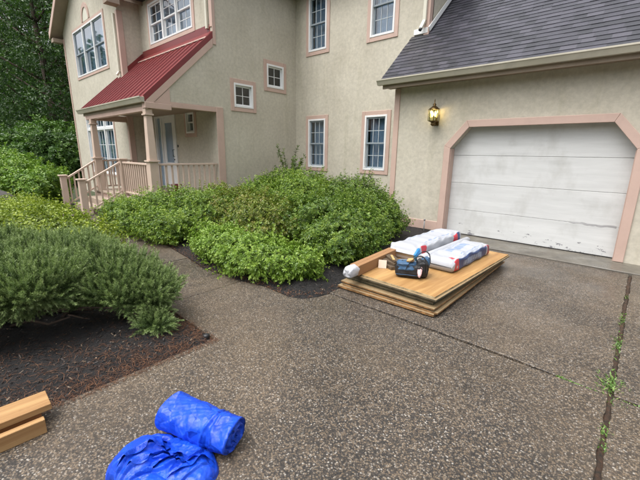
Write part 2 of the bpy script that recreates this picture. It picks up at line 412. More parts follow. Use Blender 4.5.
bed('shrub_bed', np.linspace(-10, -2.53, 150), yfront, lambda x: 7.95, 110, 0.05)
def yback(x): return float(np.interp(x, [-14, -8.2, -6.6, -4.98, -2.5], [1.82, 1.82, 1.75, 1.49, 1.465]))
bed('pine_bed', np.linspace(-14, -2.55, 190), lambda x: -4.0, yback, 110, 0.05)

# ================================================================== HOUSE
XA, YB, YD, YC, XC, XL, XR, YG, XG = -8.15, 7.88, 5.16, 4.53, -12.09, -17.6, -4.03, 7.05, -4.22
ZE = 5.80
house = thing('house', 'beige stucco house with pink trim, red metal porch roof and attached garage', 'house', (-8.0, 7.0, 0.0))
hp = lambda name, mb, mat, parent=None, **k: part(name, mb, mat, house, parent, **k)

def wall(face, plane, u0, u1, z0, z1, holes=(), t=0.18):
    """solid wall with rectangular openings; face 'Y' looks to -Y, 'X' looks to +X"""
    us = sorted({u0, u1, *[h[0] for h in holes], *[h[1] for h in holes]}); zs = sorted({z0, z1, *[h[2] for h in holes], *[h[3] for h in holes]})
    P = (lambda u, d, z: (u, plane + d, z)) if face == 'Y' else (lambda u, d, z: (plane - d, u, z))
    solid = lambda i, j: 0 <= i < len(us)-1 and 0 <= j < len(zs)-1 and not any(h[0] <= us[i]+1e-6 and us[i+1] <= h[1]+1e-6 and h[2] <= zs[j]+1e-6 and zs[j+1] <= h[3]+1e-6 for h in holes)
    mb = MB()
    for i in range(len(us)-1):
        for j in range(len(zs)-1):
            if not solid(i, j): continue
            a, b, c, d = us[i], us[i+1], zs[j], zs[j+1]
            mb.add([P(a,0,c),P(b,0,c),P(b,0,d),P(a,0,d)], [(0,1,2,3)]); mb.add([P(a,t,c),P(b,t,c),P(b,t,d),P(a,t,d)], [(3,2,1,0)])
            for (q, e) in (((i-1,j),((a,c),(a,d))), ((i+1,j),((b,c),(b,d))), ((i,j-1),((a,c),(b,c))), ((i,j+1),((a,d),(b,d)))):
                if not solid(*q):
                    (p1, q1), (p2, q2) = e; mb.add([P(p1,0,q1),P(p2,0,q2),P(p2,t,q2),P(p1,t,q1)], [(0,1,2,3)])
    me_ = hp('wall', mb, M['stucco'], fix=False)
    bm = bmesh.new(); bm.from_mesh(me_.data); bmesh.ops.remove_doubles(bm, verts=bm.verts, dist=1e-4); bmesh.ops.recalc_face_normals(bm, faces=bm.faces); bm.to_mesh(me_.data); bm.free()
    return me_

_pane_cache = {}
def window(face, plane, u0, u1, z0, z1, units=1, cols=3, rows=2, double=True, trim=0.105, sash='sash', curtain=False, transom=0.0, trimmat='pink', gm_='glass'):
    """frame > trim_board, sash, muntin, pane; d = distance out of the wall"""
    if face == 'Y': B = lambda mb, a, b, d0, d1, c, d: mb.box(a, b, plane - d0, plane - d1, c, d)
    else: B = lambda mb, a, b, d0, d1, c, d: mb.box(plane + d0, plane + d1, a, b, c, d)
    fw = 0.042; mb = MB()
    B(mb, u0-.004, u0+fw, -0.10, 0.030, z0-.004, z1+.004); B(mb, u1-fw, u1+.004, -0.10, 0.030, z0-.004, z1+.004)
    B(mb, u0+fw, u1-fw, -0.10, 0.027, z0-.004, z0+fw); B(mb, u0+fw, u1-fw, -0.10, 0.027, z1-fw, z1+.004)
    uw = (u1-u0-2*fw - (units-1)*0.07)/units
    for k in range(1, units):
        a = u0+fw+k*uw+(k-1)*0.07; B(mb, a, a+0.07, -0.095, 0.022, z0+fw, z1-fw)
    zt = z1-fw
    if transom:
        zt = z1-fw-transom; B(mb, u0+fw, u1-fw, -0.092, 0.018, zt-0.09, zt); 
    win = hp('window', mb, M['white'], bevel=0.003)
    if trim:
        for (a, b, c, d) in ((u0-trim, u0-.004, z0-trim, z1+trim), (u1+.004, u1+trim, z0-trim, z1+trim), (u0-.004, u1+.004, z1+.004, z1+trim), (u0-.004, u1+.004, z0-trim, z0-.004)):
            m2 = MB(); B(m2, a, b, -0.02, 0.022 if b-a < 0.2 else 0.019, c, d); hp('trim_board', m2, M[trimmat], win, bevel=0.004)
    def glass(a, b, c, d, dep):
        key = (face, round(b-a, 3), round(d-c, 3), gm_)
        if key not in _pane_cache:
            h = (b-a)/2; hz = (d-c)/2
            q = MB().box(-h, h, -.002, .002, -hz, hz) if face == 'Y' else MB().box(-.002, .002, -h, h, -hz, hz)
            _pane_cache[key] = q.mesh('pane', M[gm_])
        cu, cz = (a+b)/2, (c+d)/2
        loc = (cu, plane - dep, cz) if face == 'Y' else (plane + dep, cu, cz)
        link('pane', _pane_cache[key], win, tuple(Vector(loc) - house.location))
    def sash_(a, b, c, d, dep, cc, rc, m):
        s = 0.038; mt = 0.014; q = MB()
        B(q, a, a+s, dep-.018, dep+.018, c, d); B(q, b-s, b, dep-.018, dep+.018, c, d)
        B(q, a+s, b-s, dep-.017, dep+.017, c, c+s); B(q, a+s, b-s, dep-.017, dep+.017, d-s, d)
        sh = hp('sash', q, M[m], win, bevel=0.002)
        iw = (b-a-2*s)/cc; ih = (d-c-2*s)/rc; mu = MB()
        for i in range(1, cc): B(mu, a+s+i*iw-mt/2, a+s+i*iw+mt/2, dep-.010, dep+.012, c+s, d-s)
        for j in range(1, rc): B(mu, a+s, b-s, dep-.009, dep+.0105, c+s+j*ih-mt/2, c+s+j*ih+mt/2)
        if cc*rc > 1: hp('muntin', mu, M[m if m == 'white' else 'muntin'], win)
        for i in range(cc):
            for j in range(rc): glass(a+s+i*iw, a+s+(i+1)*iw, c+s+j*ih, c+s+(j+1)*ih, dep)
    for k in range(units):
        a = u0+fw+k*(uw+0.07); b = a+uw; c = z0+fw; zb = zt-0.09 if transom else zt
        if double:
            mid = (c+zb)/2
            sash_(a, b, mid-0.02, zb, -0.025, cols, rows, sash); sash_(a, b, c, mid+0.02, -0.064, cols, rows, sash)
        else: sash_(a, b, c, zb, -0.045, cols, rows, sash)
        if transom: sash_(a, b, zt, z1-fw, -0.045, 2, 1, 'white')
    if curtain:
        q = MB(); nn = int((u1-u0)/0.022); pts = []
        for i in range(nn+1):
            u = u0+.05+(u1-u0-.1)*i/nn; dd = -0.17 + 0.007*math.sin(i*.8)+0.006*math.sin(i*.37)
            pts.append((u, dd))
        pos = (lambda u, d, z: (u, plane-d, z)) if face == 'Y' else (lambda u, d, z: (plane+d, u, z))
        q.add([pos(u, d, z0+.02) for u, d in pts]+[pos(u, d, z1-.02) for u, d in pts], [(i, i+1, nn+2+i, nn+1+i) for i in range(nn)])
        hp('curtain', q, M['curtain'], win, smooth=True, fix=False)
    return win
M['muntin'] = paint('muntin_paint', (0.46, 0.50, 0.52), 0.5, 0.05, 4, 0)

# --- wall with openings
WB = [(-7.60,-6.95,1.18,2.53), (-5.58,-4.93,1.18,2.53), (-7.61,-6.96,4.33,5.68), (-5.54,-4.88,4.33,5.68)]
wall('Y', YB, -8.30, XR, -0.1, ZE, WB)
WA = [(5.68,6.27,2.715,3.29), (6.77,7.37,3.335,3.925)]
wall('X', XA, YD+.003, YB+.05, -0.1, ZE, WA)
WD = [(-11.43,-9.03,4.60,5.64), (-9.70,-9.27,2.07,2.64), (-11.62,-10.44,0.43,2.60)]
wall('Y', YD, XC-.05, XA-.003, -0.1, ZE, WD)
wall('X', XC, YC+.003, YD+.05, -0.1, 5.95)
WC = [(-16.33,-13.22,4.18,5.68), (-16.12,-13.35,0.74,2.74)]
wall('Y', YC, XL, XC-.003, -0.1, 5.9, WC)
gx = (XL+XC)/2; gz = 5.9+0.66*(XC-XL)/2
hp('gable_wall', MB().prism([(XL, YC+.001, 5.9), (XC-.003, YC+.001, 5.9), (gx, YC+.001, gz)], (0, 0.178, 0)), M['stucco'])
wall('X', XR, YB+.003, 12.0, -0.1, ZE)
for a in ((XL, XL+.18, YC+.2, 12, -.1, 5.9), (XL, XR, 12.0, 12.18, -.1, ZE), (XG, XG+.15, YG+.003, YB-.002, -.1, 3.25), (4.82, 5.0, YG+.2, 12, -.1, 3.2)):
    hp('wall', MB().box(*a), M['stucco'])
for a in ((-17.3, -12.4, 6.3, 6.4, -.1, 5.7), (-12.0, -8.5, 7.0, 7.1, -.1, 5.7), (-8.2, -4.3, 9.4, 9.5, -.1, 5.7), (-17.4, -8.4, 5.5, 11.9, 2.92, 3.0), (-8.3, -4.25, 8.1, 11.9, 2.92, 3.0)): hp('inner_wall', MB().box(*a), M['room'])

for (a,b,c,d) in WB: window('Y', YB, a, b, c, d, cols=3, rows=2, curtain=True)  # grey-blue curtains added here to lift black panes, imitating mirrored sky
for (a,b,c,d) in WA: window('X', XA, a, b, c, d, cols=2, rows=2, double=False, sash='white', gm_='glass_dull')
window('Y', YD, *WD[0], units=3, cols=2, rows=2, sash='white', curtain=True)
window('Y', YD, *WD[1], cols=1, rows=1, sash='white')
window('Y', YC, *WC[0], units=3, cols=1, rows=1, sash='sash', trim=0.09, curtain=True)
window('Y', YC, *WC[1], units=3, cols=2, rows=3, double=False, sash='white', trim=0.06, transom=0.34, curtain=True)

# arched louvre above the wing window
mb = MB(); mi = MB(); acx, acz, rx, rz = -14.78, 5.79, 0.40, 0.52
for k in range(14):
    a0, a1 = math.pi*k/14, math.pi*(k+1)/14
    q = lambda r, a: (acx+rx*r*math.cos(a), YC-.001, acz+rz*r*math.sin(a))
    mb.prism([q(1,a0), q(1,a1), q(.74,a1), q(.74,a0)], (0, -0.03, 0)); 
mi.prism([(acx+rx*.74*math.cos(math.pi*k/14), YC-.001, acz+rz*.74*math.sin(math.pi*k/14)) for k in range(15)], (0, -0.008, 0))
ar = hp('arched_louvre', mb, M['pink']); hp('louvre_panel', mi, M['downspout'], ar)

# --- corner boards and trim
def cb(*a): return hp('corner_board', MB().box(*a), M['pink'], bevel=0.004)
cb(XA-.10, XA+.022, YD-.022, YD-.0005, 4.45, ZE); cb(XA+.0005, XA+.024, YD-.024, YD+.17, 0.3, 2.655); cb(XA+.0005, XA+.024, YD-.024, YD+.06, 4.06, ZE)
cb(XC-.11, XC+.022, YC-.022, YC-.0005, 0.0, 5.5); cb(XC+.0005, XC+.024, YC-.024, YC+.13, 0.0, 5.5)
cb(XR-.10, XR+.022, YB-.022, YB-.0005, 3.9, ZE); cb(XR+.0005, XR+.024, YB-.024, YB+.11, 3.9, ZE)
cb(XL-.022, XL+.09, YC-.022, YC-.0005, 0.0, 5.7)
cb(XG-.022, XG+.10, YG-.022, YG-.0005, 0.0, 2.93)
hp('base_board', MB().box(XG+.102, -3.052, YG-.020, YG-.0005, 0.045, 0.235), M['pink'], bevel=0.004)
cb(XC+.026, XC+.11, YD-.022, YD-.0005, 0.43, 2.45)

# --- downspouts
def downspout(pts, w_=0.075, d_=0.055, mat='downspout'):
    mb = MB()
    for a, b in zip(pts[:-1], pts[1:]): mb.bar(a, b, w_, d_, up=(0, -1, 0.01))
    return hp('downspout', mb, M[mat], bevel=0.006)
downspout([(-8.335, YD-.035, ZE), (-8.335, YD-.035, 4.42)])
downspout([(XC-.20, YC-.035, 5.45), (XC-.20, YC-.035, 3.88), (XC-.23, YC-.10, 3.78)])
ds = downspout([(XR-.075, YB-.06, ZE), (XR-.075, YB-.06, 4.40), (XR-.10, YB-.16, 4.22)])
hp('outlet', MB().tube([(XR-.10, YB-.155, 4.225), (XR-.105, YB-.175, 4.19)], 0.036, 12), M['black'], ds)
hp('flashing', MB().box(XR-.33, XR-.0, YB-.028, YB-.004, 4.16, 4.27), M['white'], bevel=0.003)

# --- main roof (above the frame) with soffits
def hip(x0, x1, y0, y1, z, pitch, t=0.12):
    cx0, cx1, cy0, cy1 = x0, x1, y0, y1; h = min(x1-x0, y1-y0)/2
    if x1-x0 > y1-y0: r0, r1 = (x0+h, (y0+y1)/2), (x1-h, (y0+y1)/2)
    else: r0, r1 = ((x0+x1)/2, y0+h), ((x0+x1)/2, y1-h)
    zz = z+t+h*pitch
    v = [(x0,y0,z),(x1,y0,z),(x1,y1,z),(x0,y1,z),(x0,y0,z+t),(x1,y0,z+t),(x1,y1,z+t),(x0,y1,z+t),(*r0,zz),(*r1,zz)]
    f = [(0,3,2,1),(0,1,5,4),(1,2,6,5),(2,3,7,6),(3,0,4,7)]
    f += [(4,5,9,8),(5,6,9),(6,7,8,9),(7,4,8)] if x1-x0 > y1-y0 else [(4,5,8),(5,6,9,8),(6,7,9),(7,4,8,9)]
    return MB().add(v, f)
hp('main_roof', hip(-12.4, XA+.34, YD-.34, 12.4, ZE, 0.6), M['shingle'])
hp('main_roof', hip(-11.9, XR+.34, YB-.34, 12.5, ZE+.004, 0.6), M['shingle'])
# wing gable roof: two slabs with overhang, soffit and barge boards
for s_ in (-1, 1):
    ex = gx + s_*((XC-XL)/2+0.30); ez = 5.9-0.66*0.30
    p = [(ex, YC-.36, ez), (gx, YC-.36, gz), (gx, YC-.36, gz+.16), (ex, YC-.36, ez+.16)]
    hp('wing_roof', MB().prism(p, (0, 8.0, 0)), M['soffit'])
    p = [(ex-s_*.02, YC-.35, ez+.163), (gx, YC-.35, gz+.163), (gx, YC-.35, gz+.185), (ex-s_*.02, YC-.35, ez+.185)]
    hp('roof_covering', MB().prism(p, (0, 7.98, 0)), M['shingle'])
    p = [(ex, YC-.362, ez-.02), (gx, YC-.362, gz-.02), (gx, YC-.362, gz+.2), (ex, YC-.362, ez+.2)]
    hp('barge_board', MB().prism(p, (0, -.025, 0)), M['pink'])
    hp('eave_return', MB().box(ex-s_*.0, ex-s_*.30, YC-.34, YC-.004, ez-.14, ez-.006), M['soffit'])

# --- porch roof: standing seam panels
PS = 0.925; pe_y, pe_z = 3.42, 2.70
pth = math.atan(PS); pv = Vector((0, math.cos(pth), math.sin(pth))); pn = Vector((0, -math.sin(pth), math.cos(pth)))
def Lp(y): return (y - pe_y)/math.cos(pth)
xr0, xr1 = -12.55, -8.16
proof = hp('porch_roof', MB().prism([(xr0+.01, pe_y+.01, pe_z-.06), (xr0+.01, YC-.01, pe_z-.06+(YC-.02-pe_y)*PS), (xr0+.01, YC-.01, pe_z-.012+(YC-.02-pe_y)*PS), (xr0+.01, pe_y+.01, pe_z-.012)], (XC-xr0-.02, 0, 0))
      .prism([(XC+.003, pe_y+.01, pe_z-.06), (XC+.003, YD-.004, pe_z-.06+(YD-.014-pe_y)*PS), (XC+.003, YD-.004, pe_z-.012+(YD-.014-pe_y)*PS), (XC+.003, pe_y+.01, pe_z-.012)], (xr1-XC-.006, 0, 0)), M['soffit'])
npan = 15; pw = (xr1-xr0)/npan; cache = {}
for k in range(npan):
    xa = xr0+k*pw; Ln = Lp(YC-.02) if xa+pw < XC+.02 else Lp(YD-.03)
    if (xa < XC+.02 < xa+pw): Ln = Lp(YC-.02)
    key = round(Ln, 3)
    if key not in cache:
        prof = [(0,0),(0,.032),(.014,.032),(.022,.004),(pw*.5-.01,.004),(pw*.5,.007),(pw*.5+.01,.004),(pw-.022,.004),(pw-.014,.032),(pw-.001,.032),(pw-.001,0)]
        cache[key] = MB().prism([Vector((u, 0, 0)) + pn*h for u, h in prof], pv*Ln).mesh('roof_panel', M['red_metal'])
    link('roof_panel', cache[key], proof, Vector((xa, pe_y, pe_z)) - house.location)
# red rake trim and top flashing
zr = lambda y, o=0: pe_z+(y-pe_y)*PS+o
hp('rake_trim', MB().prism([(xr1+.002, pe_y-.01, zr(pe_y-.01,-.09)), (xr1+.002, YD-.005, zr(YD-.005,-.09)), (xr1+.002, YD-.005, zr(YD-.005,.05)), (xr1+.002, pe_y-.01, zr(pe_y-.01,.05))], (.03, 0, 0)), M['red_metal'], proof)
hp('rake_trim', MB().prism([(xr0-.028, pe_y-.01, zr(pe_y-.01,-.05)), (xr0-.028, YC-.004, zr(YC-.004,-.05)), (xr0-.028, YC-.004, zr(YC-.004,.045)), (xr0-.028, pe_y-.01, zr(pe_y-.01,.045))], (.027, 0, 0)), M['red_metal'], proof)
def strip(name, y0, y1, o0, o1, x0, x1, mat):
    hp(name, MB().prism([(x0, y0, zr(y0,o0)), (x0, y1, zr(y1,o0)), (x0, y1, zr(y1,o1)), (x0, y0, zr(y0,o1))], (x1-x0, 0, 0)), M[mat], proof)
strip('flashing', YD-.17, YD-.004, .038, .052, XC+.03, xr1-.02, 'red_metal'); strip('flashing_highlight', YD-.185, YD-.172, .035, .056, XC+.03, xr1-.02, 'flash_edge' if 'flash_edge' in M else 'pink')  # pink lip stands in for the pale highlight along the bent flashing
hp('flashing', MB().box(XC+.03, XA-.11, YD-.012, YD-.001, zr(YD, .0), zr(YD, .20)), M['red_metal'], proof)
hp('flashing', MB().prism([(XC+.001, YC+.02, zr(YC+.02, .02)), (XC+.001, YD-.01, zr(YD-.01, .02)), (XC+.001, YD-.01, zr(YD-.01, .17)), (XC+.001, YC+.02, zr(YC+.02, .17))], (.012, 0, 0)), M['red_metal'], proof)
# pink rake board, gable infill, beams
hp('rake_board', MB().prism([(XA-.03, pe_y+.02, zr(pe_y+.02,-.27)), (XA-.03, YD-.03, zr(YD-.03,-.27)), (XA-.03, YD-.03, zr(YD-.03,-.095)), (XA-.03, pe_y+.02, zr(pe_y+.02,-.095))], (.052, 0, 0)), M['pink'], bevel=0.004)
hp('gable_infill', MB().prism([(XA-.10, 3.56, 2.655), (XA-.10, YD+.08, 2.655), (XA-.10, YD+.08, zr(YD+.08,-.12)), (XA-.10, 3.56, zr(3.56,-.12))], (.0985, 0, 0)), M['stucco'])
hp('gable_panel', MB().prism([(XA-.01, 3.47, 2.60), (XA-.01, 3.98, 2.60), (XA-.01, 3.98, zr(3.98,-.285)), (XA-.01, 3.47, zr(3.47,-.285)+.0)], (.026, 0, 0)), M['pink'], bevel=0.003)
hp('beam', MB().box(XA-.12, XA+.012, 3.585, YD-.006, 2.535, 2.65), M['pink'], bevel=0.005)
hp('beam', MB().box(XA-.13, XA+.030, 3.41, 3.99, 2.47, 2.597), M['pink'], bevel=0.006)
hp('beam', MB().box(-12.30, XA-.135, 3.44, 3.56, 2.42, 2.585), M['pink'], bevel=0.006)
hp('beam', MB().box(-12.30, -12.18, 3.565, YC-.004, 2.42, 2.585), M['pink'], bevel=0.006)
hp('porch_ceiling', MB().box(-12.17, XA-.125, 3.57, YD-.004, 2.60, 2.64), M['soffit'])
hp('fascia', MB().box(xr0+.1, XA-.04, pe_y+.012, pe_y+.04, 2.52, 2.70), M['soffit'])
def gutter(x0, x1, yb, zt, h=.115, d=.12):
    pr = [(0,0),(0,-h),(-d*.62,-h),(-d*.78,-h*.6),(-d*.9,-h*.32),(-d,-h*.22),(-d,0),(-d*.9,0),(-d*.9,-h*.14),(-d*.1,-h*.14),(-d*.1,0)]
    mb = MB().prism([(x0, yb+a, zt+b) for a, b in pr], (x1-x0, 0, 0))
    return hp('gutter', mb, M['gutter'])
gutter(-12.66, XA+.02, pe_y+.008, 2.705)

# --- porch deck, steps, posts, rails
FZ = 0.43
hp('porch_deck', MB().box(-12.3, XA+.02, 3.40, YD-.004, FZ-.05, FZ), M['deck'] if 'deck' in M else M['soffit'], bevel=0.006)
hp('porch_skirt', MB().box(-12.25, XA-.0, 3.44, 3.50, -.05, FZ-.052).box(XA-.06, XA-.001, 3.502, YD-.004, -.05, FZ-.052), M['pink'])
for k in range(2):
    hp('step', MB().box(-11.82, -10.17, 3.398-.33*(k+1), 3.397-.33*k, -.04, FZ-.145*(k+1)), M['soffit'], bevel=0.008)
def post(x, y, z0, z1, name='porch_post', ped=1.37):
    mb = MB().box(x-.095, x+.095, y-.095, y+.095, z0, ped-.03); mb.box(x-.125, x+.125, y-.125, y+.125, ped-.03, ped+.005)
    b = .085; t = .065; h0 = ped+.007; h1 = z1-.14
    mb.add([(x-b,y-b,h0),(x+b,y-b,h0),(x+b,y+b,h0),(x-b,y+b,h0),(x-t,y-t,h1),(x+t,y-t,h1),(x+t,y+t,h1),(x-t,y+t,h1)], [(0,3,2,1),(4,5,6,7),(0,1,5,4),(1,2,6,5),(2,3,7,6),(3,0,4,7)])
    mb.box(x-.095, x+.095, y-.095, y+.095, h1+.001, h1+.035); mb.box(x-.075, x+.075, y-.075, y+.075, h1+.036, z1)
    return hp(name, mb, M['rail'], bevel=0.005)
post(XA-.10, 3.50, FZ, 2.468); post(-11.92, 3.50, FZ, 2.418)
def newel(x, y, z0, zt, w_=.07):
    return hp('newel_post', MB().box(x-w_, x+w_, y-w_, y+w_, z0, zt-.035).box(x-w_-.03, x+w_+.03, y-w_-.03, y+w_+.03, zt-.033, zt), M['rail'], bevel=0.005)
newel(-10.04, 3.50, FZ, 1.38); newel(-11.90, 2.58, -.02, .90); newel(-10.10, 2.55, -.02, .90)
def railing(a, b, n_, zt0, zt1, zb0, zb1, side=(0,0)):
    a = Vector(a); b = Vector(b)
    d = (b-a).normalized()
    P = lambda t, z0, z1: Vector((a.x+(b.x-a.x)*t, a.y+(b.y-a.y)*t, z0+(z1-z0)*t))
    rl = hp('railing', MB().bar(P(0,zt0,zt1), P(1,zt0,zt1), .075, .045), M['rail'], bevel=0.005)
    hp('bottom_rail', MB().bar(P(0,zb0,zb1), P(1,zb0,zb1), .055, .045), M['rail'], rl, bevel=0.005)
    for k in range(n_):
        t = (k+.5)/n_; zb = zb0+(zb1-zb0)*t; zt = zt0+(zt1-zt0)*t; p = P(t, 0, 0)
        hp('baluster', MB().box(p.x-.018, p.x+.018, p.y-.018, p.y+.018, zb+.012, zt-.018), M['rail'], rl)
    return rl
railing((-9.965, 3.5, 0), (XA-.20, 3.5, 0), 13, 1.28, 1.28, .53, .53)
railing((XA-.10, 3.60, 0), (XA-.10, YD-.03, 0), 11, 1.28, 1.28, .53, .53)
railing((-11.92, 3.405, 0), (-11.90, 2.655, 0), 6, 1.27, .80, .56, .10)
railing((-10.05, 3.425, 0), (-10.10, 2.625, 0), 6, 1.27, .80, .56, .10)
railing((-12.02, 3.60, 0), (-12.02, YC-.03, 0), 7, 1.28, 1.28, .53, .53)

# --- front door
dx0, dx1 = -11.62, -10.44
mb = MB()
for a in ((dx0-.06, dx0+.03, .43, 2.66), (dx1-.03, dx1+.10, .43, 2.66), (dx0+.031, dx1-.031, 2.55, 2.655)):
    mb.box(a[0], a[1], YD-.035, YD+.09, a[2], a[3])
mb.box(-11.30, -11.24, YD-.02, YD+.08, .44, 2.548)
door = hp('front_door', mb, M['white'], bevel=0.004)
lf = MB()
for a in ((-11.237, -11.09, .45, 2.545), (-10.62, -10.475, .45, 2.545), (-11.088, -10.622, .45, 1.16), (-11.088, -10.622, 2.40, 2.545), (-11.088, -10.622, 1.165, 1.24)):
    lf.box(a[0], a[1], YD+.012, YD+.052, a[2], a[3])
hp('door_leaf', lf, M['white'], door, bevel=0.003)
hp('pane', MB().box(-11.085, -10.625, YD+.03, YD+.034, 1.245, 2.395), M['glass'], door)
hp('pane', MB().box(-11.585, -11.305, YD+.03, YD+.034, .46, 2.545), M['glass'], door)
hp('curtain', MB().box(-11.58, -10.64, YD+.056, YD+.060, .47, 2.54), M['white'], door)
hp('handle', MB().tube([(-10.545, YD+.012, 1.42), (-10.545, YD-.045, 1.42), (-10.545, YD-.045, 1.62), (-10.545, YD+.012, 1.62)], .011, 8).tube([(-10.545, YD+.012, 1.33), (-10.545, YD-.02, 1.33)], .02, 10), M['black'], door)
hp('doorbell', MB().box(-10.30, -10.265, YD-.015, YD-.001, 1.69, 1.76), M['black'])

# --- garage front wall with eight-sided door opening
ox0, ox1, oz1, ch, cw = -2.935, -0.145, 2.115, 0.40, 0.33
wg = MB()
yq, tq = YG, 0.17
def pz(poly): wg.prism([(x, yq, z) for x, z in poly], (0, tq, 0))
pz([(XG,-.1),(ox0,-.1),(ox0,oz1-ch),(ox0,2.96),(XG,2.96)]); pz([(ox1,-.1),(5.0,-.1),(5.0,2.96),(ox1,2.96),(ox1,oz1-ch)])
pz([(ox0,oz1-ch),(ox0+cw,oz1),(ox1-cw,oz1),(ox1,oz1-ch),(ox1,2.96),(ox0,2.96)])
bmw = hp('wall', wg, M['stucco'])
for a in (ox0, ox1-.02): hp('door_jamb', MB().box(a, a+.02, YG+.001, YG+.168, 0, oz1-ch), M['pink'])
tw = 0.125; k_ = 0.055
def trimp(poly): hp('door_casing', MB().prism([(x, YG-.0005, z) for x, z in poly], (0, -.035, 0)), M['pink'], bevel=0.005)
trimp([(ox0-tw+.01,0.02),(ox0+.01,0.02),(ox0+.01,oz1-ch),(ox0-tw+.01,oz1-ch+k_)])
trimp([(ox1-.01,0.02),(ox1+tw-.01,0.02),(ox1+tw-.01,oz1-ch+k_),(ox1-.01,oz1-ch)])
trimp([(ox0-tw+.01,oz1-ch+k_+.002),(ox0+.01,oz1-ch+.002),(ox0+cw,oz1-.01),(ox0+cw-.052,oz1+tw-.01)])
trimp([(ox1-.01,oz1-ch+.002),(ox1+tw-.01,oz1-ch+k_+.002),(ox1-cw+.052,oz1+tw-.01),(ox1-cw,oz1-.01)])
trimp([(ox0+cw+.002,oz1-.01),(ox1-cw-.002,oz1-.01),(ox1-cw+.050,oz1+tw-.01),(ox0+cw-.050,oz1+tw-.01)])
gd = hp('garage_door', MB().box(ox0-.06, ox1+.06, YG+.215, YG+.235, .025, 2.2), M['black'])
zs = [.028, .520, 1.055, 1.590, 2.19]
for a, b in zip(zs[:-1], zs[1:]):
    q = MB().box(ox0-.05, ox1+.05, YG+.172, YG+.212, a+.0022, b-.0022)
    hp('door_panel', q, M['door'], gd, bevel=0.0035)
M['bare'] = paint('bare_grey_wood', (0.36, 0.36, 0.365), .85, .4, 14, .5, stretch=(.3, 1, 3))
_t = random.Random(5); up_ = [(-.80+.6*i/16, .528+.006*_t.random()+.012*math.sin(i*.55)*(i > 3)) for i in range(17)]; lo_ = [(-.80+.6*i/16, .516-.012*_t.random()-(.020 if i > 4 else .004)*_t.random()) for i in range(17)]
hp('bare_patch', MB().prism([(x, YG+.1716, zz) for x, zz in lo_+up_[::-1]], (0, -.0012, 0)), M['bare'], gd)
hp('door_seal', MB().box(ox0+.0, ox1-.0, YG+.175, YG+.21, .010, .027), M['black'], gd)

# --- garage roof, soffit, gutter
GS = 0.907; ge_y, ge_z = 6.70, 3.07; gth = math.atan(GS)
gv = Vector((0, math.cos(gth), math.sin(gth))); gn = Vector((0, -math.sin(gth), math.cos(gth)))
rx0, rx1 = -4.40, 5.3
def gp(u, v, h=0): return Vector((u, ge_y, ge_z)) + gv*v + gn*h
VB = (YB-ge_y)/math.cos(gth)          # where the roof meets the house wall
VT = 4.6
groof = hp('garage_roof', MB().prism([gp(rx0, .01, -.13), gp(rx0, VB-.01, -.13), gp(rx0, VB-.01, -.004), gp(rx0, .01, -.004)], Vector((XR-rx0-.004, 0, 0)))
   .prism([gp(XR+.004, .01, -.13), gp(XR+.004, VT, -.13), gp(XR+.004, VT, -.004), gp(XR+.004, .01, -.004)], Vector((rx1-XR, 0, 0))), M['soffit'])
rngs = random.Random(3)
tabs = []
ex = 0.122; row = 0; v = -.012
while v < VT-.1:
    u = rx0-.015 - rngs.random()*.2
    while u < rx1:
        wd = rngs.choice((.15, .17, .17, .19, .21)); a = max(u, rx0-.015); b = min(u+wd, rx1)
        if v + .05 > VB - .02 and a < XR + .01:
            a = XR + .012
        if b - a > .03: tabs.append((a, b-.004, v, rngs.choice((0, .001, .002))))
        u += wd
    v += ex; row += 1
def score(t):
    c = gp((t[0]+t[1])/2, t[2]+.06); q = cam.matrix_world.inverted() @ c
    px = q.x/-q.z*354.28+320; py = -q.y/-q.z*354.28+240
    vis = -5 < px < 645 and py > -5
    return (0 if vis else 1, q.length/(t[1]-t[0])**.5)
tabs.sort(key=score)
shc = {}
def tabmesh(w_):
    return MB().prism([Vector((0,0,0)), gv*.16 - gn*.003, gv*.16 + gn*.001, gn*.011], Vector((w_, 0, 0)))
for (a, b, v, h) in tabs[:300]:
    k = round(b-a, 2)
    if k not in shc: shc[k] = tabmesh(k).mesh('shingle', M['shingle'])
    link('shingle', shc[k], groof, gp(a, v, h) - house.location)
Vv, Ff, Tt = [], [], []
for (a, b, v, h) in tabs[300:]:
    m_ = tabmesh(b-a); o = gp(a, v, h) - house.location; n0 = len(Vv); Vv += [Vector(p)+o for p in m_.v]
    Ff += [tuple(n0+i for i in f) for f in m_.f]; Tt += [rngs.random()]*len(m_.f)
me = bpy.data.meshes.new('shingle_courses'); me.from_pydata([tuple(p) for p in Vv], [], Ff); me.materials.append(M['shingle'])
at = me.attributes.new('tint', 'FLOAT', 'FACE'); at.data.foreach_set('value', Tt)
sc_ = link('shingle_courses', me, groof); sc_['kind'] = 'stuff'
hp('fascia', MB().box(rx0+.03, rx1-.02, 6.735, 6.765, 2.90, 3.06), M['soffit'])
hp('soffit', MB().box(rx0+.03, rx1-.02, 6.767, YG-.002, 2.935, 2.958), M['soffit'])
gutter(rx0-.055, rx1+.03, 6.733, 3.075, h=.105, d=.125)
hp('rake_board', MB().prism([gp(rx0-.022, .03, -.15), gp(rx0-.022, VB-.02, -.15), gp(rx0-.022, VB-.02, -.006), gp(rx0-.022, .03, -.006)], (.02, 0, 0)), M['gutter'])
hp('step_flashing', MB().prism([gp(XR+.026, VB+.03, .035), gp(XR+.026, VT, .035), gp(XR+.026, VT, .125), gp(XR+.026, VB+.03, .125)], (.022, 0, 0)), M['white'])

